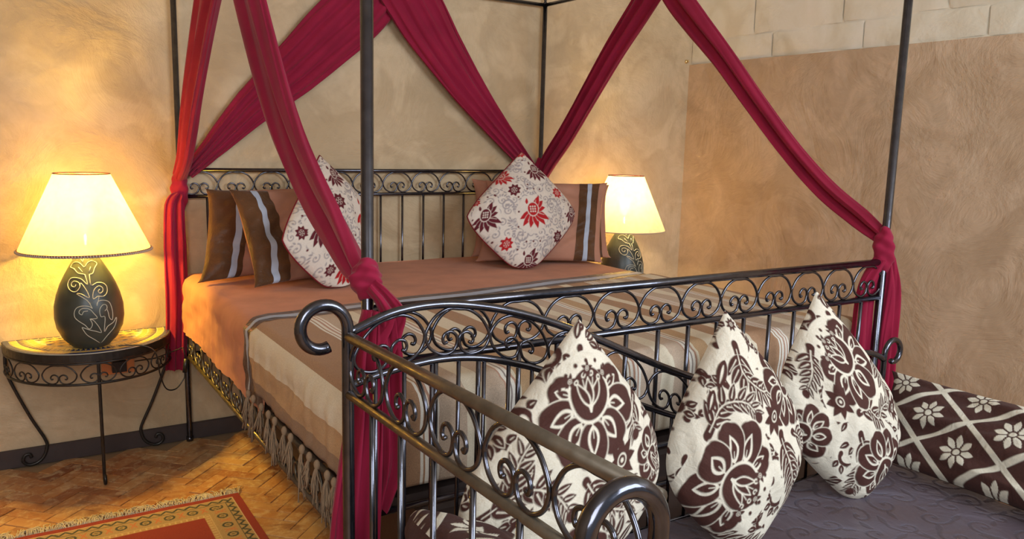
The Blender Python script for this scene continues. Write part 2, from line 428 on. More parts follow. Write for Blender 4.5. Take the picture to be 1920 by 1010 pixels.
for z, r in ((zF1, 0.0115), (zF2, 0.0095)):
    tubeobj('footboard_rail', [(0.0, -L, z), (W, -L, z)], r, M_iron, bed, 10)
for z in (zS1, zS2):
    tubeobj('head_crossbar', [(0, 0, z), (W, 0, z)], 0.0085, M_iron, bed)
    tubeobj('foot_crossbar', [(0, -L, z), (W, -L, z)], 0.0085, M_iron, bed)
    for x in (0, W): tubeobj('side_rail', [(x, 0, z), (x, -L, z)], 0.009, M_bronze if x == 0 else M_iron, bed, 10)
bar = None
for k in range(15):
    x = 0.105 + 0.112 * k
    o = tubeobj('headboard_bar', [(x, 0, zS1), (x, 0, zH2)], 0.0055, M_iron, bed) if bar is None else dup(bar, bed, Matrix.Translation((x - 0.105, 0, 0)))
    bar = bar or o
bar = None
for k in range(16):
    x = 0.05 + 0.11 * k
    o = tubeobj('footboard_bar', [(x, -L, zS1), (x, -L, zF2)], 0.0062, M_iron, bed) if bar is None else dup(bar, bed, Matrix.Translation((x - 0.05, 0, 0)))
    bar = bar or o
# welded scroll units
def scrolls(parent, name, wu, h, r, m, mats, n=7, k=4):
    first = None
    for Mx in mats:
        if first is None:
            first = tubeobj(name, omega(wu, h, k), r, m, parent, n); first.matrix_basis = Mx
        else: dup(first, parent, Mx)
T_ = Matrix.Translation; RZ = lambda a: Matrix.Rotation(a, 4, 'Z')
hh = zH1 - zH2 - 0.016
scrolls(bed, 'headboard_scroll', 0.15, hh, 0.0036, M_iron, [T_((0.075 + 0.15 * k, 0, zH2 + 0.008)) for k in range(12)])
hf = zF1 - zF2 - 0.022
scrolls(bed, 'footboard_scroll', 0.15, hf, 0.0038, M_iron, [T_((0.075 + 0.15 * k, -L, zF2 + 0.010)) for k in range(12)], 8, 5)
hs = zS1 - zS2 - 0.018
for x in (0, W):
    scrolls(bed, 'side_scroll', 0.148, hs, 0.0042, M_bronze if x == 0 else M_iron, [T_((x, -0.10 - 0.15 * k - (0.035 if k > 5 else 0), zS2 + 0.009)) @ RZ(pi / 2) for k in range(12)])
    o = boxobj('side_bracket', (x - 0.006, -1.0, zS2), (x + 0.006, -0.965, zS1 + 0.004), M_iron, bed, 0.002)
first = None
for k in range(12):
    y = -0.12 - 0.16 * k
    o = boxobj('slat', (0.012, y - 0.04, zS1 - 0.032), (W - 0.012, y + 0.04, zS1 - 0.014), M_base, bed) if first is None else dup(first, bed, T_((0, -0.16 * k, 0)))
    first = first or o

boxobj('added_shade_box', (0.14, -L + .03, .20), (W - .14, -.45, zS1 - .034), M_base, bed, .01)  # dark box added to stand in for the shade under the mattress
# mattress and bedding
mx0, mx1, my0, my1, mz0, mz1 = -0.012, 1.862, -0.035, -1.925, 0.512, 0.732
def rbox(lo, hi, r, n=4):
    """rounded box as stacked rings"""
    b = MB(); rings = []
    def ring(q, z):
        pts = []
        for cx, cy, a0 in ((hi[0] - r, hi[1] - r, 0), (lo[0] + r, hi[1] - r, 90), (lo[0] + r, lo[1] + r, 180), (hi[0] - r, lo[1] + r, 270)):
            for k in range(n + 1):
                a = math.radians(a0 + 90 * k / n); pts.append((cx + (r - q) * math.cos(a), cy + (r - q) * math.sin(a), z))
        return pts
    for k in range(n + 1):
        a = pi / 2 * k / n; rings.append(ring(r * 0.6 * (1 - math.sin(a)), lo[2] + r * 0.6 * (1 - math.cos(a))))
    for k in range(n + 1):
        a = pi / 2 * k / n; rings.append(ring(r * 0.6 * (1 - math.cos(a)), hi[2] - r * 0.6 * (1 - math.sin(a))))
    m = len(rings[0]); V = [p for q in rings for p in q]
    F = [(i * m + k, i * m + (k + 1) % m, (i + 1) * m + (k + 1) % m, (i + 1) * m + k) for i in range(len(rings) - 1) for k in range(m)]
    F += [tuple(range(m))[::-1], tuple((len(rings) - 1) * m + k for k in range(m))]
    b.add(V, F); return b
o = rbox((mx0 + .012, my1 + .012, mz0), (mx1 - .012, my0 - .004, mz1 - .006), 0.05).build('mattress', M_mat); tag(o, 'thick double mattress inside the bedding on the iron four-poster', 'mattress')
def edge_prof(d, r=0.045):
    """distance along cloth past a straight edge start -> (outward, drop); d<0 is on top"""
    if d <= 0: return d, 0.0
    q = r * pi / 2
    if d < q:
        a = d / r; return r * math.sin(a), r * (1 - math.cos(a))
    return r, r + d - q
def wob(a, b_, s=1.0):
    return (np.sin(a * 7.3 + 1.3 * np.sin(b_ * 5.1)) * 0.5 + np.sin(a * 13.1 + b_ * 9.7 + 2) * 0.3 + np.sin(b_ * 17.9 - a * 4.1) * 0.2) * s
def cloth(S, Tt, off, foot=False, seed=0.0, sidew=0.006, rippl=0.0):
    """S: width coord (0 = left top edge), Tt: y coord (negative; past my1 goes down the foot)"""
    r = 0.045; P = np.zeros(S.shape + (3,))
    W2 = mx1 - mx0 - 2 * r
    for idx in np.ndindex(S.shape):
        s, t_ = S[idx], Tt[idx]
        if s < W2 / 2: o_, dl = edge_prof(-s, r); x = mx0 + r - o_
        else: o_, dl = edge_prof(s - W2, r); x = mx1 - r + o_
        df = 0; y = t_
        if foot:
            o2, df = edge_prof(my1 + r - t_, r)
            if my1 + r - t_ > 0: y = my1 + r - o2
        z = mz1 - max(dl, df)
        sg = -1 if s < W2 / 2 else 1
        if dl > r * 0.3:
            fold = math.sin(t_ * 60 + 2 * math.sin(t_ * 11 + seed)) * rippl + 0.5 * rippl * math.sin(t_ * 123 + seed)
            x += sg * (off + sidew * wob(t_ * 1.7 + seed, z * 6) + fold * min(1, dl / .06) + 0.02 * max(0, dl - 0.05) * (1 if sg < 0 else 0))
        else: x += sg * off * (dl / r if dl else 0)
        if df > r * 0.3: y -= off + 0.004 * wob(x * 2 + seed, z * 5)
        if dl == 0 and df == 0: z += off + 0.003 * wob(x * 1.3 + seed, t_ * 1.9) 
        else: z += off * (1 - min(1, max(dl, df) / r))
        P[idx] = (x, y, z)
    return P
sheet = thing('bed_sheet', 'plain terracotta sheet with brown satin border over the bed head', 'sheet')
Wt = mx1 - mx0 - 0.09
def border_y(s):   # outer line of the satin border: slightly askew on top, slanting down the left side
    return float(np.interp(s, [-.26, -.15, -.08, -.03, 0, .05, .31, .44, .66, 1.2, 1.78, 2.05], [-1.09, -1.06, -1.04, -1.01, -.98, -.947, -.912, -.900, -.880, -.803, -.73, -.72]))
def top(s): return float(np.interp(s, [-.03, .12], [0, 1]))
def strip(s0, s1, f0, f1, n, k, off, **kw):
    S = np.zeros((n, k)); T2 = np.zeros((n, k))
    for i, s in enumerate(np.linspace(s0, s1, n)):
        for j, q in enumerate(np.linspace(0, 1, k)):
            S[i, j] = s; T2[i, j] = f0(s) * (1 - q) + f1(s) * q
    return S, T2, cloth(S, T2, off, **kw)
S, T2, P = strip(-0.255, Wt + 0.25, lambda s: my0 + 0.0, lambda s: -1.25, 170, 90, 0.004, seed=0.4, sidew=0.006, rippl=0.0022)
# head end turned down
grid('cloth', P, M_sheet, sheet)
o = boxobj('head_fold', (mx0 + .01, my0 - 0.002, mz0 + .01), (mx1 - .01, my0 + 0.008, mz1 + 0.004), M_sheet, sheet, 0.004)
S, T2, P = strip(-0.245, Wt + 0.23, lambda s: border_y(s), lambda s: border_y(s) - 0.16, 170, 10, 0.0062, seed=0.4, sidew=0.006, rippl=0.0022)
grid('satin_border', P, M_satin, sheet)
S, T2, P = strip(-0.245, Wt + 0.23, lambda s: border_y(s) - 0.034 - .014 * top(s), lambda s: border_y(s) - 0.056 - .036 * top(s), 170, 5, 0.0074, seed=0.4, sidew=0.006, rippl=0.0022)
grid('ribbon', P, M_ribbon, sheet)
blanket = thing('striped_blanket', 'woven striped blanket in brown and cream with tassels, over the bed foot', 'blanket')
FD = 0.225
def blk0(s): return border_y(s) - (.108 + .042 * top(s))
S, T2, P = strip(-0.205, Wt + 0.22, blk0, lambda s: my1 + 0.045 - FD - 0.02, 230, 130, 0.0105, foot=True, seed=0.4, sidew=0.006, rippl=0.0016)
uv = np.stack([S, T2], -1)
o = grid('cloth', P, M_stripe, blanket, uv=uv)
sm = o.modifiers.new('thickness', 'SOLIDIFY'); sm.thickness = 0.003; sm.offset = -1
def tassel(x, y, z, ln, i):
    b_ = MB(); rr = random.Random(i)
    b_.lathe([(0.003, 0.012), (0.007, 0.006), (0.008, 0), (0.006, -0.008), (0.004, -0.012)], (x, y, z), 7)
    sp = rr.uniform(0.6, 1.3); dy0 = rr.uniform(-.02, .02)
    for k in range(22):
        a = rr.uniform(0, 2 * pi); q = rr.uniform(0.2, 1) * 0.024 * sp; l = ln * rr.uniform(0.6, 1.25)
        pts = [(x, y, z)]
        for u in (0.25, 0.5, 0.75, 1.0):
            wv = 0.006 * math.sin(u * 8 + k * 1.9)
            pts.append((x - 0.004 + 0.55 * q * math.cos(a) * u ** .7 + wv * .5, y + q * math.sin(a) * u ** .6 + wv + dy0 * u * u, z - 0.006 - l * u))
        b_.tube(pts, 0.0016, 4)
    b_.build('tassel', M_tassel, blanket)
for i, y in enumerate([-1.19, -1.245, -1.33, -1.40, -1.46, -1.545, -1.60, -1.69, -1.745, -1.80, -1.87, -1.915]):
    tassel(-0.045, y, 0.552, 0.085 + 0.02 * math.sin(i * 2.1), i)

# ------------------------------------------------------------------ cushions
def vec(p): return np.array(p, float)
class Paint:
    def __init__(s, a, b_, aa=0.008): s.a = a; s.b = b_; s.m = np.zeros(a.shape); s.aa = aa
    def put(s, sd, val): 
        c = np.clip(0.5 - sd / s.aa, 0, 1); s.m = s.m * (1 - c) + val * c
    def ell(s, x, y, rx, ry, ang, val):
        ca, sa = math.cos(ang), math.sin(ang); dx = s.a - x; dy = s.b - y
        u = (dx * ca + dy * sa) / rx; v = (-dx * sa + dy * ca) / ry
        s.put((np.sqrt(u * u + v * v) - 1) * min(rx, ry), val)
    def leaf(s, x, y, ln, wd, ang, val):
        """pointed leaf from (x, y) in direction ang"""
        ca, sa = math.cos(ang), math.sin(ang); dx = s.a - x; dy = s.b - y
        u = (dx * ca + dy * sa) / ln; v = (-dx * sa + dy * ca)
        uu = np.clip(u, 0, 1)
        hw = wd * np.sin(pi * uu ** 0.8) ** 0.9
        sd = np.abs(v) - hw; sd = np.where((u < 0) | (u > 1), np.maximum(sd, np.maximum(-u, u - 1) * ln) + 0.004, sd)
        s.put(sd, val)
    def stroke(s, pts, w0, w1, val):
        best = np.full(s.a.shape, 9.0); n = len(pts) - 1
        for i in range(n):
            ax, ay = pts[i][:2]; bx, by = pts[i + 1][:2]; dx, dy = bx - ax, by - ay; l2 = dx * dx + dy * dy + 1e-12
            q = np.clip(((s.a - ax) * dx + (s.b - ay) * dy) / l2, 0, 1)
            d = np.hypot(s.a - ax - q * dx, s.b - ay - q * dy) - (w0 + (w1 - w0) * (i + q) / n)
            best = np.minimum(best, d)
        s.put(best, val)
    def star(s, x, y, r, val, n=8, rot=0.2):
        for k in range(n): s.leaf(x, y, r, r * 0.24, rot + k * 2 * pi / n, val)
        s.ell(x, y, r * .30, r * .30, 0, 1 - val); s.ell(x, y, r * .22, r * .22, 0, val); s.ell(x, y, r * .1, r * .1, 0, 1 - val)
    def bloom(s, x, y, R, ang):
        for k in (-3, 3, -2, 2, -1, 1, 0):
            a = ang + k * 0.66; q = R * (0.62 if abs(k) < 3 else .5); cx, cy = x + q * math.cos(a), y + q * math.sin(a); f = 1 if abs(k) < 3 else .8
            for g, v in ((1.0, 0), (0.90, 1)):
                for dd in (-.3, .3):
                    s.ell(cx + .12 * R * math.cos(a + pi / 2) * dd * 3, cy + .12 * R * math.sin(a + pi / 2) * dd * 3, .36 * R * g * f, .20 * R * g * f, a + dd * .5, v)
                s.ell(cx + .14 * R * math.cos(a), cy + .14 * R * math.sin(a), .26 * R * g * f, .24 * R * g * f, a, v)
            s.leaf(x + R * .34 * math.cos(a), y + R * .34 * math.sin(a), .46 * R * f, .125 * R * f, a, 0)
            s.leaf(x + R * .40 * math.cos(a), y + R * .40 * math.sin(a), .33 * R * f, .07 * R * f, a, 1)
            s.stroke([(x + R * .3 * math.cos(a), y + R * .3 * math.sin(a)), (x + R * .52 * math.cos(a), y + R * .52 * math.sin(a))], .012 * R, .008 * R, 0)
        bx, by = x - .12 * R * math.cos(ang), y - .12 * R * math.sin(ang)
        s.ell(bx, by, .44 * R, .40 * R, ang, 0); s.ell(bx, by, .39 * R, .35 * R, ang, 1)
        for k in (-2, -1, 0, 1, 2):
            a2 = ang + pi + k * .42; s.stroke([(bx + .26 * R * math.cos(ang), by + .26 * R * math.sin(ang)), (bx + .24 * R * math.cos(a2), by + .24 * R * math.sin(a2))], .016 * R, .008 * R, 0)
        for k in (-1, 0, 1):
            a2 = ang + pi + k * .5; qx, qy = bx + .2 * R * math.cos(ang), by + .2 * R * math.sin(ang)
            s.leaf(qx, qy, .46 * R, .085 * R, a2, 0); s.leaf(qx + .05 * R * math.cos(a2), qy + .05 * R * math.sin(a2), .36 * R, .055 * R, a2, 1)
        for k in (-1.5, -.5, .5, 1.5):
            a2 = ang + pi + k * .55; s.ell(bx + .30 * R * math.cos(a2), by + .30 * R * math.sin(a2), .045 * R, .045 * R, 0, 0); s.ell(bx + .30 * R * math.cos(a2), by + .30 * R * math.sin(a2), .018 * R, .018 * R, 0, 1)
        for k in range(9):
            a = ang + pi + (k - 4) * .36; s.ell(x + .62 * R * math.cos(a), y + .62 * R * math.sin(a), .035 * R, .035 * R, 0, 1)
        for k in (-1, 0, 1): s.star(x + .50 * R * math.cos(ang + pi + k * .75), y + .50 * R * math.sin(ang + pi + k * .75), .13 * R, 1, 5)
    def acan(s, pts, wd=.05, side=0):
        P = crom([(p[0], p[1], 0) for p in pts], 6); n = len(P)
        s.stroke(P, wd * .5, wd * .18, 1)
        for i in range(2, n - 1, 2):
            d = P[i] - P[i - 1]; a = math.atan2(d[1], d[0]); f = 1 - .55 * i / n
            for sg in ((-1, 1) if side == 0 else (side,)):
                ln = wd * 3.0 * f; aa = a + sg * .75
                s.leaf(P[i][0], P[i][1], ln * 1.08, wd * .72 * f, aa, 0); s.leaf(P[i][0], P[i][1], ln, wd * .58 * f, aa, 1)
                s.stroke([(P[i][0] + .25 * ln * math.cos(aa), P[i][1] + .25 * ln * math.sin(aa)), (P[i][0] + .8 * ln * math.cos(aa), P[i][1] + .8 * ln * math.sin(aa))], .006, .003, 0)
        s.ell(P[-1][0], P[-1][1], wd * .6, wd * .6, 0, 1)
        s.stroke(P[1:-2], .006, .005, 0)
    def spiral(s, x, y, r, rot, turns, w_, val, hand=1):
        pts = [(x + r * (1 - q) ** 1.0 * math.cos(rot + hand * q * turns * 2 * pi), y + r * (1 - q) * math.sin(rot + hand * q * turns * 2 * pi)) for q in np.linspace(0, .9, 22)]
        s.stroke(pts, w_, w_ * .5, val); s.ell(pts[-1][0], pts[-1][1], w_ * 1.6, w_ * 1.6, 0, val)

def pillow_pts(C, A, B, Nn, T_half, n, m, pin=0.06, ear=0.05, floor_z=None, seed=0, sgn=1, sq=0.5, crease=0.006, corners=None, sag=(0, 0)):
    """grid over u,v in [-1,1]; A,B half-vectors of the flat pillow, Nn unit normal.
    corners: how far the top, bottom and side corners are rounded off"""
    u = np.linspace(-1, 1, n); v = np.linspace(-1, 1, m); U, V = np.meshgrid(u, v, indexing='ij')
    cu = U * (1 - pin * (1 - V ** 2) * np.abs(U) ** 3 + ear * (np.abs(U * V)) ** 6)
    cv = V * (1 - pin * (1 - U ** 2) * np.abs(V) ** 3 + ear * (np.abs(U * V)) ** 6)
    if corners:
        top, bot, side = corners; w4 = np.abs(U * V) ** 2.6
        f = np.where(U * V > 0, np.where(U + V > 0, top, bot), side) * w4
        cu = cu * (1 - f); cv = cv * (1 - f)
        aa = (cu - cv) / 2; bb = (cu + cv) / 2      # filling settles: fuller below the middle
        aa = aa * (1 + sag[0] * np.sin(pi * np.clip(-bb, 0, 1)) + sag[1] * np.sin(pi * np.clip(bb, 0, 1)))
        cu = aa + bb; cv = bb - aa
    t = T_half * ((1 - U ** 2) * (1 - V ** 2)).clip(0, 1) ** sq * (1 - .15 * (U ** 2 + V ** 2) / 2)
    edge = np.minimum(1 - np.abs(U), 1 - np.abs(V))
    phi = np.arctan2(V, U)
    cr = crease * .7 * np.sin(phi * 9 + 2 * np.sin(U * 3 + seed) + seed) * np.clip(edge * 5, 0, 1) * np.clip(.75 - edge * 1.1, 0, 1)
    cr += crease * .8 * np.sin(U * 5 + V * 3 + seed * 2) * np.cos(V * 4 - U * 2 + seed) * np.clip(edge * 4, 0, 1)
    cr += crease * .5 * np.sin(U * 13 + 4 * np.sin(V * 3 + seed)) * np.sin(V * 9 - U * 4 + seed) * np.clip(edge * 4, 0, 1)
    h = (t + cr) * sgn
    P = C + cu[..., None] * A + cv[..., None] * B + h[..., None] * Nn
    if floor_z is not None:
        z = P[..., 2]; k = 0.012; low = floor_z + k * np.log1p(np.exp(np.clip((z - floor_z) / k, -40, 40)))
        P[..., 2] = np.where(z < floor_z + 0.15, low, z)
    return U, V, P
def diamond_cushion(name, label, T, Bm, Lc, Rc, th, face, m, paint, n, fz, group, piping=None, seed=0, corners=(.02, .06, .11), back=.035, pin=.02, sag=(.05, .0)):
    T, Bm, Lc, Rc = map(vec, (T, Bm, Lc, Rc)); C = (T + Bm) / 4 + (Lc + Rc) / 4
    a = (Rc - Lc) / 2 / (1 - corners[2]); b_ = (T - Bm) / 2 / (1 - (corners[0] + corners[1]) / 2)
    Uv = (a + b_) / 2; Vv = (b_ - a) / 2      # square's half vectors: u to upper right, v to upper left
    Nn = np.cross(a, b_); Nn /= np.linalg.norm(Nn)
    if np.dot(Nn, vec(face)) < 0: Nn = -Nn
    U, V, P = pillow_pts(C, Uv, Vv, Nn, th, n, n, pin, 0, fz, seed, 1, corners=corners, sag=sag)
    mo = paint((U - V) / 2, (U + V) / 2)
    nb = 110
    U2, V2, P2 = pillow_pts(C, Uv, Vv, Nn, back, nb, nb, pin, 0, fz, seed + 3, -1, corners=corners, sag=sag)
    mo2 = paint((U2 - V2) / 2 * .9 - .1, (U2 + V2) / 2 * .9 + .1)
    if mo.ndim == 2: mo = mo[..., None]; mo2 = mo2[..., None]
    mo = np.concatenate([mo.reshape(-1, mo.shape[-1]), mo2.reshape(-1, mo.shape[-1])])
    th_ = thing(name, label, 'cushion', tuple(C * [1, 1, 0] + [0, 0, fz]), group)
    o = grid('cover', P - vec(th_.location), m, th_, motif=mo, extra=P2 - vec(th_.location), flip=True)
    if piping:
        e = [P[i, 0] for i in range(0, n, 6)] + [P[-1, j] for j in range(0, n, 6)] + [P[i, -1] for i in range(n - 1, 0, -6)] + [P[0, j] for j in range(n - 1, 0, -6)]
        tubeobj('piping', [tuple(p - vec(th_.location)) for p in e], 0.0032, piping, th_, 6, True)
    return th_
FZ = 0.744
def red_paint(big, small, spir, dots=True):
    def f(a, b_):
        v = Paint(a, b_, .014); d = Paint(a, b_, .012); r = Paint(a, b_, .012)
        for x, y, r_, rot, hand in spir:
            v.spiral(x, y, r_, rot, 1.4, .012, 1, hand)
            v.acan([(x + r_ * math.cos(rot), y + r_ * math.sin(rot)), (x + r_ * 1.5 * math.cos(rot - .5 * hand), y + r_ * 1.5 * math.sin(rot - .5 * hand)), (x + r_ * 2.2 * math.cos(rot - .75 * hand), y + r_ * 2.2 * math.sin(rot - .75 * hand))], .030)
        rr = random.Random(3)
        for gx_ in range(-5, 6):
            for gy_ in range(-5, 6):
                x, y = gx_ * .17 + (gy_ % 2) * .085, gy_ * .165
                if abs(x) + abs(y) > 1.15: continue
                ro = rr.uniform(0, 6.28); h_ = rr.choice((-1, 1))
                v.spiral(x, y, .062, ro, 1.2, .008, 1, h_)
                for q in range(5):
                    aa = ro + h_ * (-.4 - q * .45); v.leaf(x + .065 * math.cos(aa), y + .065 * math.sin(aa), .055, .011, aa - .7 * h_, 1)
        v.m *= .8
        def motif(p, x, y, s):
            for an, l in ((-2.6, .9), (-2.15, 1.05), (-1.7, 1.0), (-1.25, 1.1), (-.8, 1.2), (-.45, 1.25), (.2, .8), (.7, .95), (1.1, 1.05)):
                for g, vv in ((1.1, 0), (1, 1)):
                    p.leaf(x + .12 * s * math.cos(an), y + .12 * s * math.sin(an), l * s * g, .20 * s * g, an, vv)
                p.stroke([(x + .35 * s * math.cos(an), y + .35 * s * math.sin(an)), (x + .7 * l * s * math.cos(an + .12), y + .7 * l * s * math.sin(an + .12))], .02 * s, .012 * s, 0)
            p.ell(x, y + .1 * s, .42 * s, .5 * s, 0, 0); p.ell(x, y + .1 * s, .36 * s, .44 * s, 0, 1)
            for i in (-1, 0, 1):
                for j in (-1, 0, 1): p.ell(x + i * .16 * s, y + .1 * s + j * .17 * s, .055 * s, .06 * s, 0, 0)
            for q in (-.4, .4): p.leaf(x + q * s, y + .45 * s, .4 * s, .1 * s, 1.57, 1)
        for x, y, s, k in list(big):
            p = r if k else d
            v.ell(x, y - .2 * s, s * 1.15, s * 1.25, 0, 0)
            motif(p, x, y, s)
            for q in range(3):
                d.ell(x - s * .95, y + .95 * s - q * .22, .014, .014, 0, 1); d.ell(x - .3 * s + q * .11, y + s * 1.5, .014, .014, 0, 1)
        for x, y, s, k in small:
            p = r if k else d
            v.ell(x, y, s * 1.15, s * 1.15, 0, 0)
            for q in range(8): p.leaf(x, y, s, s * .3, q * pi / 4 + .2, 1)
            p.ell(x, y, s * .62, s * .62, 0, 1); p.ell(x, y, s * .42, s * .42, 0, 0)
            for q in range(6): p.ell(x + s * .3 * math.cos(q * pi / 3), y + s * .3 * math.sin(q * pi / 3), s * .13, s * .13, 0, 1)
            p.ell(x, y, s * .13, s * .13, 0, 1)
        return np.stack([d.m, r.m, v.m], -1)
    return f
redp = red_paint([(.02, -.02, .225, 1), (-.68, -.05, .20, 0), (.14, .66, .18, 0), (.0, -.74, .19, 0), (.80, 0, .18, 0), (-.40, .57, .14, 1), (-.60, -.62, .13, 1)],
                 [(-.25, .31, .10, 0), (.51, .29, .10, 1), (-.34, -.47, .10, 1), (.48, -.39, .10, 0), (-.03, .97, .09, 1), (-.80, .20, .07, 1)],
                 [(-.36, .08, .10, 0, 1), (.02, .40, .11, 2, 1), (.36, .08, .11, 0, 1), (-.14, -.36, .12, 1.5, -1), (-.46, -.68, .08, 0, 1), (.30, -.60, .09, 2, 1), (-.1, .74, .08, 4, 1), (-.75, -.3, .08, 1, 1)])
gR = 'floral diamond cushions against the bed pillows'
diamond_cushion('cushion', 'cream floral cushion standing on a corner at the right half of the bed', (1.505, -.26, 1.272), (1.385, -.50, .700), (1.155, -.37, .965), (1.735, -.41, .968), .085, (0, -1, .3), M_redflor, redp, 230, FZ, gR, M_pipe, 1)
redp2 = red_paint([(.45, .10, .24, 1), (-.42, .02, .22, 0), (-.02, -.52, .23, 1), (.05, .68, .17, 0), (.75, -.25, .16, 0)],
                  [(-.05, .30, .12, 0), (-.70, .02, .10, 0), (-.30, -.52, .08, 0), (.38, -.62, .09, 0)],
                  [(-.2, -.15, .13, 1, 1), (.25, .5, .11, 2, 1), (.30, -.22, .13, 0, 1), (-.1, .55, .09, 3, 1), (.6, .35, .1, 4, -1), (0, -.85, .1, 2, 1)])
diamond_cushion('cushion', 'cream floral cushion on a corner, half hidden by the red drape at left', (.460, -.39, 1.258), (.465, -.62, .700), (.235, -.62, .912), (.700, -.36, .950), .090, (.3, -1, .3), M_redflor, redp2, 230, FZ, gR, M_pipe, 2)

def damask(blooms, stars, acans, extra=()):
    def f(a, b_):
        p = Paint(a, b_, .010)
        rr = random.Random(len(blooms) * 7 + int(blooms[0][2] * 100))
        for gx_ in range(-6, 7):
            for gy_ in range(-6, 7):
                x, y = gx_ * .25 + (gy_ % 2) * .12 + rr.uniform(-.03, .03), gy_ * .20 + rr.uniform(-.03, .03)
                if abs(x) + abs(y) > 1.25: continue
                ro = rr.uniform(0, 6.28); h_ = rr.choice((-1, 1))
                p.stroke([(x + .10 * (1 - q * .3) * math.cos(ro + h_ * q * 2.2), y + .10 * (1 - q * .3) * math.sin(ro + h_ * q * 2.2)) for q in np.linspace(0, 1, 7)], .012, .022, 1)
                for q in range(4):
                    aa = ro + h_ * q * .6; cx, cy = x + .10 * math.cos(aa), y + .10 * math.sin(aa); l = .115 - .012 * q
                    p.leaf(cx, cy, l * 1.1, .036, aa - .5 * h_, 0); p.leaf(cx, cy, l, .029, aa - .5 * h_, 1)
                    p.leaf(cx + .3 * l * math.cos(aa - .5 * h_), cy + .3 * l * math.sin(aa - .5 * h_), l * .5, .004, aa - .5 * h_, 0)
                e_ = ro + h_ * 2.5; p.ell(x + .06 * math.cos(e_), y + .06 * math.sin(e_), .028, .028, 0, 1)
        for ac in acans:
            for x, y in ac[0]: p.ell(x, y, ac[1] * 2.6, ac[1] * 2.6, 0, 0)
        for x, y, R, an in blooms: p.ell(x + .22 * R * math.cos(an), y + .22 * R * math.sin(an), R * 1.0, R * 1.0, 0, 0)
        for x, y, r in stars: p.ell(x, y, r * 1.15, r * 1.15, 0, 0)
        for ac in acans: p.acan(ac[0], ac[1] * 1.25)
        for x, y, R, an in blooms: p.bloom(x, y, R, an)
        for x, y, r in stars: p.star(x, y, r, 1)
        for x, y, l, w_, an in extra: p.leaf(x, y, l, w_, an, 1); p.leaf(x + .15 * l * math.cos(an), y + .15 * l * math.sin(an), l * .65, w_ * .25, an, 0)
        return p.m
    return f
gB = 'brown damask cushions leaning on the daybed back'
SZ = 0.402
diamond_cushion('cushion', 'brown and cream damask cushion nearest the left daybed arm, leftmost of three on corners', (.392, -2.245, .895), (.25, -2.38, .33), (.035, -2.30, .685), (.470, -2.36, .72), .095, (0, -1, .3), M_damask,
    damask([(.02, .45, .42, -1.5), (-.05, -.62, .36, 1.4), (.74, .0, .24, 2.2)], [(.33, .05, .15)],
           [([(-.75, -.15), (-.5, .0), (-.25, -.05), (-.08, -.2)], .055), ([(.0, -.02), (.1, -.12), (.3, -.25), (.5, -.2)], .05), ([(.3, -.75), (.35, -.5), (.22, -.38), (.15, -.45)], .055), ([(.5, .45), (.42, .3), (.48, .18)], .05), ([(-.62, -.05), (-.5, .2), (-.3, .42)], .045)],
           [(-.05, .86, .14, .03, 1.2), (.05, .84, .12, .03, .4)]), 270, SZ, gB, None, 4, corners=(.02, .10, .12), sag=(.26, .05))
diamond_cushion('cushion', 'brown and cream damask cushion in the middle of three on the daybed', (.875, -2.235, .903), (.83, -2.38, .345), (.540, -2.28, .630), (.900, -2.35, .660), .10, (0, -1, .3), M_damask,
    damask([(-.24, -.26, .46, 2.5), (.52, .38, .34, -2.6)], [(.22, .16, .15), (.0, .88, .06)],
           [([(-.05, .72), (-.05, .5), (.1, .36), (.28, .36)], .06), ([(-.55, .1), (-.35, .3), (-.12, .3), (.0, .18)], .055), ([(.30, .02), (.36, -.2), (.42, -.45), (.34, -.7)], .06), ([(-.42, -.62), (-.2, -.74), (.05, -.78), (.2, -.92)], .05), ([(.55, .0), (.68, -.08), (.7, -.22)], .05)],
           [(-.2, .62, .25, .05, -2.2), (-.38, .42, .2, .04, -2.2), (.72, -.3, .2, .06, -1.6)]), 280, SZ, gB, None, 6, corners=(.02, .10, .12), sag=(.26, .05))
diamond_cushion('cushion', 'brown and cream damask cushion beside the long trellis pillow, rightmost of three', (1.185, -2.235, .918), (1.270, -2.35, .345), (.965, -2.26, .69), (1.340, -2.34, .640), .095, (0, -1, .3), M_damask,
    damask([(-.08, .42, .42, -.7), (.24, -.52, .38, 2.0), (-.66, -.25, .28, .0)], [(-.30, .06, .15), (.60, .02, .13)],
           [([(-.12, -.02), (.05, .02), (.2, -.06), (.38, .06), (.5, .02)], .055), ([(-.1, -.2), (-.02, -.4), (-.1, -.6), (-.15, -.75)], .055), ([(.45, .5), (.42, .3), (.5, .15)], .05), ([(-.4, .5), (-.5, .3), (-.62, .1)], .05)],
           [(.0, .84, .14, .04, 1.4), (.18, -.85, .2, .05, .3)]), 280, SZ, gB, None, 9, corners=(.02, .10, .12), sag=(.26, .05))

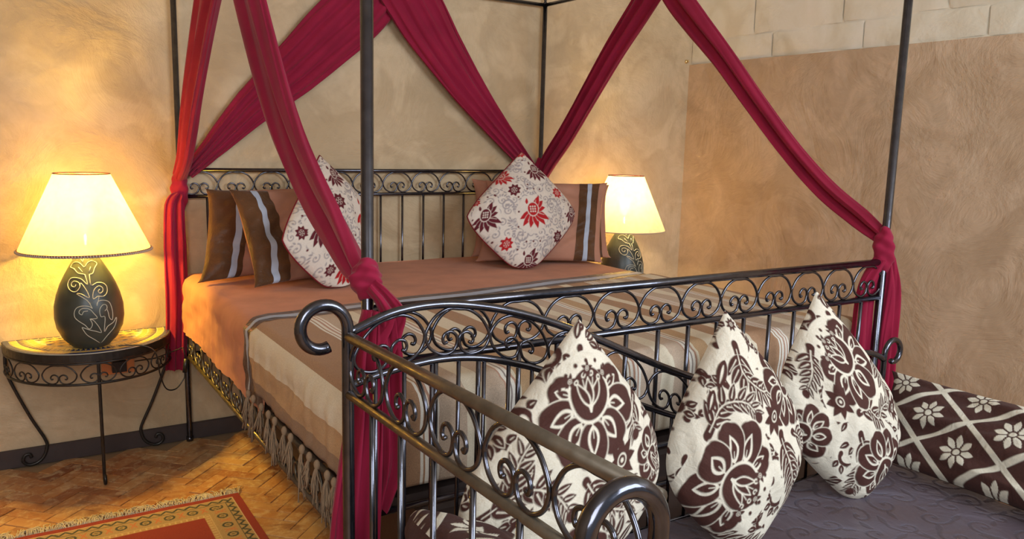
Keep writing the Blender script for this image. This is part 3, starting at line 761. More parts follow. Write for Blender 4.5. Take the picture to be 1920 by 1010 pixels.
# rectangular cushions
def rect_pillow(name, label, cat, bl, br, tl, tr, th, m, n, k, fz, group=None, motif=None, seed=0, face=(0, -1, .3), pin=.05, sq=.42, ear=.05, corners=None):
    bl, br, tl, tr = map(vec, (bl, br, tl, tr)); C = (bl + br + tl + tr) / 4
    A = ((br + tr) - (bl + tl)) / 4; B = ((tl + tr) - (bl + br)) / 4
    Nn = np.cross(A, B); Nn /= np.linalg.norm(Nn)
    if np.dot(Nn, vec(face)) < 0: Nn = -Nn
    U, V, P = pillow_pts(C, A, B, Nn, th, n, k, pin, ear, fz, seed, 1, sq, .013, corners)
    _, _, P2 = pillow_pts(C, A, B, Nn, th, 40, 40, pin, ear, fz, seed + 5, -1, sq, .004, corners)
    e = thing(name, label, cat, (C[0], C[1], fz), group); lo = vec(e.location)
    flip = bool(np.dot(np.cross(A, B), Nn) > 0)
    mo = motif(U * np.linalg.norm(A), V * np.linalg.norm(B)) if motif else None
    grid('cover', P - lo, m, e, motif=mo, extra=P2 - lo, flip=flip)
    return e, U, V, P, Nn, lo, flip
def band(e, u0, u1, P, Nn, lo, flip, m, name, off):
    n = P.shape[0]; i0 = int((u0 + 1) / 2 * (n - 1)); i1 = int((u1 + 1) / 2 * (n - 1))
    Q = P[i0:i1 + 1] + Nn * off
    grid(name, Q - lo, m, e, flip=flip)
gP = 'terracotta bed pillows with satin bands'
for lab, bl, br, tl, tr, bs, sd in (
    ('terracotta pillow at the left headboard, behind another pillow', (-.005, -.36, .745), (.60, -.16, .745), (.085, -.15, 1.085), (.66, -.05, 1.10), -1, 1),
    ('terracotta pillow with satin band and grey ribbon, front one at the left', (.165, -.565, .745), (.70, -.30, .745), (.130, -.29, 1.10), (.68, -.14, 1.08), -1, 2),
    ('terracotta pillow nearest the right lamp, behind another pillow', (1.33, -.12, .745), (1.955, -.42, .745), (1.375, -.055, 1.13), (2.035, -.25, 1.09), 1, 3),
    ('terracotta pillow with satin band and grey ribbon, front one at the right', (1.28, -.25, .745), (1.800, -.54, .745), (1.42, -.11, 1.115), (1.965, -.33, 1.115), 1, 4)):
    e, U, V, P, Nn, lo, fl = rect_pillow('pillow', lab, 'pillow', bl, br, tl, tr, .060, M_pillow, 130, 80, FZ, gP, None, sd, pin=.03, sq=.36)
    if bs < 0 and sd == 1:
        band(e, -.985, -.50, P, Nn, lo, fl, M_satin, 'satin_band', .0015); band(e, -.66, -.57, P, Nn, lo, fl, M_ribbon, 'ribbon', .003)
    elif bs < 0:
        band(e, -.985, -.50, P, Nn, lo, fl, M_satin, 'satin_band', .0015); band(e, -.76, -.67, P, Nn, lo, fl, M_ribbon, 'ribbon', .003)
    else:
        band(e, .56, .90, P, Nn, lo, fl, M_satin, 'satin_band', .0015); band(e, .69, .78, P, Nn, lo, fl, M_ribbon, 'ribbon', .003)

def trellis(sx, sy, ox=0, oy=0):
    def f(x, y):
        p = Paint(x, y, .0016)
        a = (x - ox) / sx; b_ = (y - oy) / sy
        l1 = np.abs(((a + b_) % 1) - .5); l2 = np.abs(((a - b_) % 1) - .5)
        q = np.minimum(.5 - l1, .5 - l2) * sx * .8
        m = np.clip(.5 - (q - .0100) / .0018, 0, 1)
        # one eight-petalled flower per lozenge
        ca = np.floor(a + b_); cb = np.floor(a - b_)
        cx = (ca + cb + 1) / 2 * sx + ox; cy = (ca - cb) / 2 * sy + oy
        dx = x - cx; dy = y - cy; r = np.hypot(dx, dy); th = np.arctan2(dy, dx)
        R = .047 * (.52 + .48 * (1 - np.abs(((th / (pi / 4) + .5) % 1) - .5) * 2) ** .8)
        fl = np.clip(.5 - (r - R) / .002, 0, 1)
        gap = np.clip(.5 - (np.abs(np.sin(4 * (th + pi / 8 * 1))) * 0 + np.abs(((th / (pi / 4) + .5) % 1) - .0) * 0 + r - .014) / .0015, 0, 1) - np.clip(.5 - (r - .0095) / .0015, 0, 1)
        vein = np.clip(.5 - ((.5 - np.abs(((th / (pi / 4) + .5) % 1) - .5)) * r * pi / 4 - .0022) / .001, 0, 1) * (r > .014)
        fl = fl * (1 - gap) * (1 - vein)
        return np.maximum(m, fl)[..., None]
    return f
gT = 'long trellis pillows at the daybed ends'
rect_pillow('bolster_pillow', 'long brown trellis pillow lying along the right end of the daybed', 'pillow',
    (1.475, -2.185, .43), (1.475, -3.15, .43), (1.665, -2.165, .635), (1.665, -3.15, .635), .072, M_trellis, 420, 170, SZ, gT, trellis(.235, .175, .03, .02), 3, face=(-1, 0, 1), pin=.03, sq=.40)
rect_pillow('bolster_pillow', 'brown trellis pillow inside the left daybed arm, seen through its bars', 'pillow',
    (.175, -2.27, .43), (.175, -3.05, .43), (-.075, -2.22, .665), (-.075, -3.05, .665), .085, M_trellis, 330, 170, SZ, gT, trellis(.235, .175, .05, .03), 5, face=(1, 0, 1), pin=.03, sq=.40, ear=0, corners=(.04, .22, .22))

# ------------------------------------------------------------------ daybed
day = thing('daybed', 'wrought iron daybed with curled posts and swept back, before the bed foot', 'daybed')
dx0, dx1, dyb, dyf = -0.105, 1.60, -2.16, -2.985
def curl(x, y, z, s, r0, r1):
    """post end bent outward (s = -1 left, +1 right) in the x-z plane; z: where bending starts"""
    pts = []
    c = (x + s * r0, z)
    for k in range(30):
        q = k / 29; a = pi * 1.62 * q; r = r0 + (r1 - r0) * q
        pts.append((c[0] - s * r * math.cos(a), y, c[1] + r * math.sin(a) * (1.02)))
    return pts
def post(x, y, zt, s, r0, r1, rad, m):
    b_ = MB(); cu = curl(x, y, zt, s, r0, r1)
    b_.tube([(x, y, 0.0), (x, y, 0.02), (x, y, zt - 0.03)] + cu, rad, 12); b_.build('post', m, day)
post(dx0, dyb, 0.962, -1, 0.049, 0.034, 0.0115, M_iron)
post(dx0 + 0.012, dyf, 0.930, -1, 0.052, 0.036, 0.0115, M_iron)
post(dx1, dyb, 0.703, 1, 0.046, 0.026, 0.0085, M_iron)
tubeobj('post', [(dx1, dyf, 0), (dx1, dyf, 0.44)], 0.0085, M_iron, day, 10)
up = crom([(dx0, dyb, .950), (-.02, dyb, .980), (.07, dyb, .989), (.16, dyb, .980), (.275, dyb, .953), (.432, dyb, .897), (.58, dyb, .832), (.72, dyb, .771), (.90, dyb, .708), (1.08, dyb, .675), (1.25, dyb, .680), (1.38, dyb, .705), (1.48, dyb, .721), (1.55, dyb, .710), (dx1, dyb, .687)], 5)
dn = crom([(dx0, dyb, .848), (-.05, dyb, .862), (.03, dyb, .874), (.10, dyb, .877), (.177, dyb, .869), (.248, dyb, .851), (.346, dyb, .818), (.508, dyb, .745), (.62, dyb, .700), (.75, dyb, .648), (.92, dyb, .592), (1.08, dyb, .568), (1.25, dyb, .575), (1.38, dyb, .598), (1.48, dyb, .612), (dx1, dyb, .590)], 5)
tubeobj('back_rail', up, 0.0088, M_iron, day, 10); tubeobj('back_rail', dn, 0.0078, M_iron, day, 10)
def zat(c, x):
    for p, q in zip(c[:-1], c[1:]):
        if p[0] <= x <= q[0]: return p[2] + (q[2] - p[2]) * (x - p[0]) / max(1e-6, q[0] - p[0])
    return c[-1][2]
k = 0; x = -0.05
while x < 1.58:
    tubeobj('back_bar', [(x, dyb, .375), (x, dyb, zat(dn, x))], 0.0045, M_iron, day, 7); x += .0600
x = dx0 + 0.012 + .073
while x < 1.58:
    z0, z1 = zat(dn, x) + .007, zat(up, x) - .007
    pts = [(x + px, dyb, 0) for px, _, _ in omega(.148, 1.0, 5)]
    om = omega(.148, 1.0, 5)
    pts = []
    for px, _, pz in om:
        xx = min(max(x + px, dx0), dx1); a, c = zat(dn, xx) + .008, zat(up, xx) - .009
        pts.append((x + px, dyb, a + (c - a) * pz))
    tubeobj('back_scroll', pts, 0.0034, M_iron, day, 8); x += .148
# left arm
tubeobj('arm_rail', [(dx0, dyb, .945), (dx0 + .012, dyf, .957)], 0.0098, M_bronze, day, 12)
tubeobj('arm_rail', [(dx0, dyb, .835), (dx0 + .012, dyf, .838)], 0.0088, M_bronze, day, 12)
scrolls(day, 'arm_scroll', .156, .101, .0037, M_iron, [T_((dx0 + .0125 * (.5 + j) / 5, -2.243 - .160 * j, .845)) @ RZ(pi / 2) for j in range(5)], 8, 6)
for y in (-2.265, -2.385, -2.505, -2.625, -2.745, -2.865):
    tubeobj('arm_bar', [(dx0 + .004, y, .345), (dx0 + .004, y, .835)], 0.0052, M_iron, day, 8)
# low right end
tubeobj('arm_rail', [(dx1, dyb, .545), (dx1, -2.55, .50), (dx1, dyf, .44)], 0.0085, M_iron, day, 10)
for y in (-2.3, -2.44, -2.58, -2.72, -2.86): tubeobj('arm_bar', [(dx1, y, .345), (dx1, y, .545 - (abs(y) - 2.16) * .12)], 0.0045, M_iron, day, 7)
for z in (.345,):
    tubeobj('seat_rail', [(dx0, dyb, z), (dx1, dyb, z)], .0105, M_iron, day, 10); tubeobj('seat_rail', [(dx0, dyf, z), (dx1, dyf, z)], .0105, M_iron, day, 10)
    tubeobj('seat_rail', [(dx0, dyb, z), (dx0, dyf, z)], .0105, M_iron, day, 10); tubeobj('seat_rail', [(dx1, dyb, z), (dx1, dyf, z)], .0105, M_iron, day, 10)
    tubeobj('back_crossbar', [(dx0, dyb, .375), (dx1, dyb, .375)], .006, M_iron, day, 8)
# seat pad with damask scrolls woven in
dm = thing('daybed_mattress', 'thin daybed mattress in plum brown jacquard with woven scrolls', 'mattress', (.75, -2.57, .35))
nx, ny = 380, 190
gx = np.linspace(dx0 + .012, dx1 - .012, nx); gy = np.linspace(dyb - .012, dyf + .012, ny); GX, GY = np.meshgrid(gx, gy, indexing='ij')
pp = Paint(GX, GY, .003); rj = random.Random(5)
for i in range(17):
    for j in range(8):
        x = dx0 + .05 + i * .10 + (j % 2) * .05 + rj.uniform(-.01, .01); y = dyb - .05 - j * .1 + rj.uniform(-.01, .01); h = 1 if (i + j) % 2 else -1; ro = rj.uniform(0, 6.28)
        pp.spiral(x, y, .042, ro, 1.1, .0048, 1, h)
        pp.leaf(x + .042 * math.cos(ro), y + .042 * math.sin(ro), .05, .008, ro - 1.2 * h, 1)
        pp.leaf(x + .03 * math.cos(ro + 2), y + .03 * math.sin(ro + 2), .04, .007, ro + 2.6, 1)
er = np.minimum(np.minimum(GX - gx[0], gx[-1] - GX), np.minimum(gy[0] - GY, GY - gy[-1]))
GZ = .358 + .045 * np.clip(er / .035, 0, 1) ** .5 + .0028 * np.sin(GX * 21 + 2 * np.sin(GY * 13)) * np.clip(er / .1, 0, 1) + .002 * np.sin(GY * 33 + GX * 9)
loc = vec(dm.location)
grid('cover', np.stack([GX, GY, GZ], -1) - loc, M_jacq, dm, motif=pp.m[..., None], flip=True)
b_ = MB(); b_.box((gx[0] - loc[0], gy[-1] - loc[1], .0), (gx[-1] - loc[0], gy[0] - loc[1], .010)); b_.build('base_panel', M_jacq, dm, False)

# ------------------------------------------------------------------ drapes
def swag(name, pts, widths, depth, nrm, parent, folds=4.0, ph=0.0, amp=.018, k=14, nc=72, tw=0.0):
    """pts: centre line; widths: full width at each; nrm: out-of-plane direction"""
    C = np.array(crom(pts, k)); n = len(C)
    wv = np.interp(np.linspace(0, 1, n), np.linspace(0, 1, len(widths)), widths)
    dv = np.interp(np.linspace(0, 1, n), np.linspace(0, 1, len(depth)), depth)
    Nn = vec(nrm); P = np.zeros((nc, n, 3))
    for i in range(n):
        t_ = C[min(i + 1, n - 1)] - C[max(i - 1, 0)]; t_ /= np.linalg.norm(t_)
        B = np.cross(t_, Nn); B /= np.linalg.norm(B); N2 = np.cross(B, t_)
        q = i / (n - 1)
        for j in range(nc):
            a = 2 * pi * j / nc; c_, s_ = math.cos(a), math.sin(a)
            # cross position across the width, folded like gathered cloth
            fx = c_ * (1 + .0 * s_)
            g = math.sin(fx * pi * folds + ph + .9 * math.sin(q * 3 + ph)) + .30 * math.sin(fx * pi * folds * 2.3 + ph * 2 + 1.2 * q)
            sd = (abs(s_) ** .55) * (1 if s_ >= 0 else -1)
            P[j, i] = C[i] + B * (wv[i] / 2) * (fx + .04 * math.sin(q * 9 + j)) * (1 + .0 * g) + N2 * (sd * .5 * dv[i] + g * min(amp, .16 * wv[i] + .002) * (1 - abs(fx) ** 4 * .5))
    o = grid(name, P, M_red, parent, closed_u=True, flip=False)
    return o
def knot(c, r, parent, m=M_red, h=.05, tilt=.3, seed=0):
    """cloth wound tightly round a post: one creased, slanting wrap with a bulge"""
    nc, n = 60, 26; P = np.zeros((nc, n, 3))
    for i in range(n):
        q = i / (n - 1); z = h * 1.25 * (q * 2 - 1); e = math.sin(pi * q) ** .45
        for j in range(nc):
            a = 2 * pi * j / nc
            cr = .0028 * math.sin(3 * a + q * 7 + seed) + .0022 * math.sin(q * 26 + 2.0 * math.sin(a + seed) + seed) + .0012 * math.sin(5 * a - q * 15)
            rr = .010 + (r - .008 + .010 * math.sin(pi * q) + cr) * e
            P[j, i] = (c[0] + rr * math.cos(a) * (1 + .12 * math.cos(a - 2)), c[1] + rr * math.sin(a), c[2] + z + tilt * rr * math.cos(a + seed) * .8)
    return grid('knot', P, m, parent, closed_u=True)

dl = thing('red_drape', 'crimson voile scarf swagged along the left side of the bed canopy', 'curtain', (0, 0, 0), None)
ZR = zT + .02
swag('swag', [(-.004, -.02, 1.14), (0, -.13, 1.235), (0, -.30, 1.45), (0, -.46, 1.62), (0, -.62, 1.77), (0, -.78, 1.90), (0, -.93, ZR + .01)], [.045, .062, .105, .14, .165, .18, .20], [.035, .03, .03], (1, 0, 0), dl, 2.6, .3, .016)
swag('swag', [(-.006, -1.985, 1.025), (-.003, -1.92, 1.050), (0, -1.81, 1.108), (0, -1.705, 1.165), (0, -1.595, 1.235), (0, -1.51, 1.300), (0, -1.415, 1.385), (0, -1.29, 1.520), (0, -1.146, 1.695), (0, -1.01, 1.87), (0, -.90, ZR + .012)], [.035, .07, .105, .125, .138, .15, .165, .18, .19, .195, .20], [.035, .03, .03], (1, 0, 0), dl, 1.5, 1.1, .011)
knot((0, 0, 1.085), .021, dl, h=.075, seed=1); knot((0, -L, 1.018), .021, dl, h=.036, tilt=.6, seed=2)
swag('tail', [(-.012, -.03, 1.07), (-.03, -.035, 1.02), (-.035, -.04, .85), (-.038, -.04, .60), (-.052, -.04, .335)], [.035, .075, .088, .085, .082], [.035, .04, .03], (0, 1, 0), dl, 2.3, .5, .012)
# tail at the left foot post: pulled to the right, then falling in two lengths
swag('tail', [(.0, -2.02, 1.01), (.02, -2.035, .985), (.036, -2.045, .955), (.030, -2.05, .93), (.004, -2.05, .88)], [.03, .036, .05, .05, .07], [.03, .03], (0, 1, 0), dl, 1.8, .2, .010)
swag('tail', [(-.015, -2.055, .965), (-.028, -2.06, .88), (-.034, -2.065, .75), (-.052, -2.065, .55), (-.066, -2.06, .30)], [.03, .055, .075, .105, .12], [.03, .035], (0, 1, 0), dl, 2.6, 1.4, .014)
swag('tail', [(.026, -2.045, .95), (.028, -2.05, .86), (.030, -2.05, .74), (.032, -2.045, .63), (.018, -2.04, .56), (.012, -2.035, .53)], [.04, .055, .068, .072, .05, .04], [.03, .035], (0, 1, 0), dl, 2.2, 2.4, .012)
db = thing('red_drape', 'crimson voile scarf in two fans against the wall above the headboard', 'curtain')
swag('swag', [(.03, -.005, 1.150), (.12, -.008, 1.245), (.30, -.012, 1.435), (.48, -.014, 1.60), (.64, -.014, 1.755), (.77, -.014, 1.88), (.90, -.012, ZR + .005)], [.05, .085, .16, .215, .25, .27, .29], [.022, .026, .03], (0, 1, 0), db, 4.4, .8, .011)
swag('swag', [(W - .01, -.005, 1.150), (W - .07, -.008, 1.185), (W - .30, -.024, 1.40), (W - .46, -.030, 1.565), (W - .60, -.034, 1.73), (W - .70, -.034, 1.86), (W - .83, -.034, ZR + .012)], [.045, .07, .135, .18, .22, .26, .29], [.022, .026, .03], (0, 1, 0), db, 4.4, 2.0, .010)
dr = thing('red_drape', 'crimson voile scarf swagged along the right side of the bed canopy', 'curtain')
swag('swag', [(W + .01, -.012, 1.140), (W, -.07, 1.215), (W, -.22, 1.36), (W, -.40, 1.56), (W, -.57, 1.745), (W, -.72, 1.89), (W, -.865, ZR)], [.05, .09, .105, .115, .125, .135, .15], [.03, .03], (1, 0, 0), dr, 2.6, 2.2, .014)
swag('swag', [(W, -1.985, 1.035), (W, -1.90, 1.085), (W, -1.76, 1.17), (W, -1.60, 1.30), (W, -1.42, 1.475), (W, -1.24, 1.66), (W, -1.08, 1.81), (W, -.96, 1.93), (W, -.88, ZR + .012)], [.05, .07, .075, .078, .085, .095, .11, .12, .14], [.03, .03], (1, 0, 0), dr, 1.8, .6, .012)
knot((W, 0, 1.165), .02, dr, h=.06, seed=5); knot((W, -L, .992), .021, dr, h=.06, tilt=.7, seed=3)
swag('tail', [(W + .008, -.02, 1.13), (W + .014, -.035, 1.05), (W + .012, -.04, .9)], [.03, .05, .06], [.03, .03], (0, 1, 0), dr, 1.8, .6, .010)
swag('tail', [(W - .018, -L - .002, .965), (W - .030, -L + .03, .86), (W - .034, -L + .032, .70), (W - .03, -L + .032, .50)], [.03, .060, .066, .066], [.03, .03], (0, 1, 0), dr, 1.8, .1, .010)
swag('tail', [(W + .022, -L - .005, .965), (W + .036, -L - .015, .86), (W + .042, -L - .016, .70), (W + .052, -L - .015, .50)], [.03, .058, .074, .084], [.03, .03], (0, 1, 0), dr, 1.8, 1.9, .010)

# ------------------------------------------------------------------ mosaic half-round tables
M_tyel, t, b = mat('yellow_zellige', (0.60, 0.38, 0.09), 0.3)
M_tblu, t, b = mat('blue_zellige', (0.035, 0.045, 0.11), 0.25)
M_tgr, t, b = mat('mosaic_grout', (0.55, 0.47, 0.34), 0.8)
TX, TR, TD, TZ = -0.362, 0.300, 0.335, 0.510
def half_pt(q, s=1.0, dz=0.0, inset=0.0):
    a = pi * q; return (-(TR - inset) * s * math.cos(a), -(TD - inset) * s * math.sin(a), dz)
def prism(b_, poly, z0, z1):
    n = len(poly); V = [(x, y, z0) for x, y in poly] + [(x, y, z1) for x, y in poly]
    b_.add(V, [tuple(range(n))[::-1], tuple(range(n, 2 * n))] + [(i, (i + 1) % n, n + (i + 1) % n, n + i) for i in range(n)])
def half_table(x, y, label, tiles=True):
    e = thing('console_table', label, 'table', (x, y, 0), None)
    N = 40; b_ = MB(); poly = [half_pt(i / N)[:2] for i in range(N + 1)]
    prism(b_, poly, TZ - .034, TZ - .004); b_.build('table_top', M_tiron, e, False)
    b_ = MB(); prism(b_, [half_pt(i / N, 1, 0, .004)[:2] for i in range(N + 1)], TZ - .004, TZ - .0015); b_.build('mosaic_bed', M_tgr, e, False)
    if tiles:
        # border tiles
        nb = 38
        for i in range(nb):
            g = .07 / nb
            pl = [half_pt((i + g * 2) / nb, 1, 0, .005)[:2], half_pt((i + 1 - g * 2) / nb, 1, 0, .005)[:2], half_pt((i + 1 - g * 2) / nb, 1, 0, .023)[:2], half_pt((i + g * 2) / nb, 1, 0, .023)[:2]]
            b_ = MB(); prism(b_, pl, TZ - .002, TZ); b_.build('border_tile', M_tblu, e, False)
        for i in range(22):
            x0 = -TR + .024 + i * (2 * TR - .048) / 22
            b_ = MB(); prism(b_, [(x0, -.011), (x0 + .023, -.011), (x0 + .023, -.002), (x0, -.002)], TZ - .002, TZ); b_.build('border_tile', M_tblu, e, False)
        for i in range(30):
            q0, q1 = (i + .06) / 30, (i + .94) / 30
            pl = [half_pt(q0, 1, 0, .026)[:2], half_pt(q1, 1, 0, .026)[:2], half_pt(q1, 1, 0, .048)[:2], half_pt(q0, 1, 0, .048)[:2]]
            b_ = MB(); prism(b_, pl, TZ - .002, TZ - .0003); b_.build('ring_tile', M_tyel, e, False)
        # toothed ring
        nt = 44
        for i in range(nt):
            for s_, mm in ((0, M_tblu), (1, M_tyel)):
                qa, qb, qc = (i + .5 * s_) / nt, (i + .5 * s_ + .46) / nt, (i + .5 * s_ + .92) / nt
                if qc > 1: continue
                io, ii = (.052, .082) if s_ == 0 else (.082, .052)
                pl = [half_pt(qa, 1, 0, io)[:2], half_pt(qc, 1, 0, io)[:2], half_pt(qb, 1, 0, ii)[:2]]
                if s_: pl = pl[::-1]
                b_ = MB(); prism(b_, pl, TZ - .002, TZ - .0004); b_.build('wedge_tile', mm, e, False)
        for i in range(26):
            q0, q1 = (i + .06) / 26, (i + .94) / 26
            pl = [half_pt(q0, 1, 0, .086)[:2], half_pt(q1, 1, 0, .086)[:2], half_pt(q1, 1, 0, .106)[:2], half_pt(q0, 1, 0, .106)[:2]]
            b_ = MB(); prism(b_, pl, TZ - .002, TZ - .0003); b_.build('ring_tile', M_tyel, e, False)
        # lozenge field
        hx, hy = .0175, .011
        for i in range(-12, 13):
            for j in range(1, 26):
                if (i + j) % 2: continue
                cx, cy = i * hx, -.012 - j * hy
                if ((abs(cx) + hx * .6) / (TR - .108)) ** 2 + ((abs(cy) + hy * .6) / (TD - .108)) ** 2 > 1: continue
                b_ = MB(); f = .90
                prism(b_, [(cx - hx * f, cy), (cx, cy - hy * f), (cx + hx * f, cy), (cx, cy + hy * f)], TZ - .002, TZ - .0003)
                b_.build('lozenge_tile', M_tblu if (j % 4 == 2 and (i // 1) % 4 in (0, 2)) or (j % 4 == 0 and i % 4 == 0 and False) else M_tyel, e, False)
    # apron ring and scrolls
    tubeobj('apron_ring', [half_pt(i / 40, .985, .392) for i in range(41)], .005, M_tiron, e, 8)
    tubeobj('apron_ring', [half_pt(i / 40, .985, .470) for i in range(41)], .004, M_tiron, e, 8)
    per_ = 7
    for k in range(per_):
        qa, qb = (k + .04) / per_, (k + .96) / per_
        om = omega(1.0, 1.0, 4); pts = []
        for px, _, pz in om:
            q = qa + (qb - qa) * (px + .5); pts.append(half_pt(q, .985, .396 + .070 * pz))
        tubeobj('apron_scroll', pts, .0028, M_tiron, e, 6)
    def leg(q, bend):
        tx, ty, _ = half_pt(q, .97); l = math.hypot(tx, ty); ux, uy = (tx / l, ty / l)
        R = l
        prof = [(0, .476), (0, .40), (-.02, .33), (-.07 * bend, .20), (-.115 * bend, .10), (-.118 * bend, .065), (-.105 * bend, .030), (-.080 * bend, .010), (-.052 * bend, .008), (-.035 * bend, .026), (-.042 * bend, .048), (-.058 * bend, .050), (-.064 * bend, .036)]
        if abs(q - .5) < .1: prof = [(0, .476), (0, .40), (0, .20), (-.002, .07), (-.006, .03), (.004, .008), (.022, .006), (.03, .022), (.022, .036), (.012, .03)]
        pts = crom([(ux * (R + a), uy * (R + a), z) for a, z in prof], 5)
        tubeobj('leg', pts, .0062, M_tiron, e, 8)
    leg(.02, 1.0); leg(.5, 1.0); leg(.98, 1.0)
    return e
half_table(TX, .022, 'half-round iron table with yellow and blue mosaic top, left of the bed')
LX2 = 2.225
e2 = half_table(LX2, .022, 'half-round iron table under the lamp right of the bed', False)

# ------------------------------------------------------------------ lamps
M_vase, t, b = mat('dark_green_clay', (0.035, 0.042, 0.034), 0.38)
t.links.new(ramp(t, noise(t, 6, 5), [(0.3, (0.022, 0.027, 0.023)), (0.7, (0.055, 0.062, 0.050))]), b.inputs['Base Color']); bump(t, b, [(noise(t, 50, 4), .15, .003)])
M_etch, t, b = mat('etched_clay', (0.50, 0.47, 0.36), 0.8)
def shade_mat(name, c):
    m = bpy.data.materials.new(name); m.use_nodes = True; t = m.node_tree; b = t.nodes['Principled BSDF']
    b.inputs['Base Color'].default_value = (*c, 1); b.inputs['Roughness'].default_value = 1; b.inputs['Specular IOR Level'].default_value = 0
    tr = t.nodes.new('ShaderNodeBsdfTranslucent')
    t.links.new(ramp(t, noise(t, 40, 5), [(.3, tuple(x * .8 for x in c)), (.7, c)]), tr.inputs[0])
    mx = t.nodes.new('ShaderNodeMixShader'); mx.inputs[0].default_value = .65
    t.links.new(b.outputs[0], mx.inputs[1]); t.links.new(tr.outputs[0], mx.inputs[2]); # open weave: part of the light passes straight through, tinted by the cloth
    tp = t.nodes.new('ShaderNodeBsdfTransparent'); tp.inputs[0].default_value = (1, .80, .42, 1)
    m2 = t.nodes.new('ShaderNodeMixShader'); m2.inputs[0].default_value = .30
    t.links.new(mx.outputs[0], m2.inputs[1]); t.links.new(tp.outputs[0], m2.inputs[2]); t.links.new(m2.outputs[0], t.nodes['Material Output'].inputs[0])
    return m
M_shade1 = shade_mat('yellow_parchment', (.97, .93, .78)); M_shade2 = shade_mat('cream_parchment', (.97, .93, .80))
M_trim, t, b = mat('shade_braid', (0.42, 0.34, 0.27), .8); M_trim2, t, b = mat('maroon_braid', (0.13, 0.02, 0.03), .8)
VP = [(.058, .0), (.066, .006), (.093, .035), (.112, .075), (.1185, .115), (.117, .16), (.108, .20), (.094, .24), (.080, .27), (.064, .30), (.050, .325), (.036, .345), (.026, .36), (.020, .37)]
def vr(z):
    zz = [p[1] for p in VP]; rr = [p[0] for p in VP]; return float(np.interp(z, zz, rr))
ETCH = [  # flower drawing, (x, y) in pixels of a frontal view, y down; 108 px per 0.1 m
    [(650, 865), (600, 815), (545, 765), (510, 700), (512, 688), (560, 712), (620, 735), (662, 752), (640, 690), (600, 625), (572, 610), (632, 608), (605, 560), (575, 520), (525, 510), (495, 525), (488, 552), (510, 568), (525, 540), (560, 535)],
    [(660, 865), (720, 790), (790, 720), (815, 660), (812, 630), (780, 670), (720, 700), (690, 748), (690, 700), (698, 605), (665, 600), (655, 560), (660, 520), (690, 490), (718, 500), (720, 530), (700, 550)],
    [(572, 610), (590, 660), (575, 700), (555, 700), (530, 665), (480, 625), (450, 590), (448, 545), (470, 505), (520, 488), (570, 495), (598, 515)],
    [(598, 515), (560, 440), (480, 380), (520, 383), (578, 418), (560, 350), (520, 285), (510, 320), (480, 358), (440, 360), (405, 330), (400, 290), (430, 250), (480, 240), (530, 255), (572, 300), (560, 215)],
    [(510, 320), (505, 285), (470, 270), (440, 285), (438, 312), (465, 320), (478, 300)],
    [(635, 495), (640, 465), (665, 450), (710, 455), (750, 480), (770, 540), (775, 600), (765, 645), (740, 620), (730, 570), (722, 540)],
    [(635, 495), (655, 425), (650, 410), (610, 430), (612, 380), (630, 340), (665, 320), (695, 340), (695, 370), (670, 385), (655, 365), (670, 350)],
    [(650, 410), (700, 415), (735, 385), (738, 335), (705, 300), (650, 290), (600, 308), (595, 215)],
    [(560, 215), (545, 210), (500, 200), (465, 165), (422, 155), (450, 120), (500, 108), (535, 125), (560, 150), (590, 112), (630, 100), (670, 125), (645, 160), (625, 205), (595, 215)],
    [(540, 190), (510, 150)], [(595, 190), (610, 150)], [(545, 100), (535, 70), (560, 75), (545, 110)]]
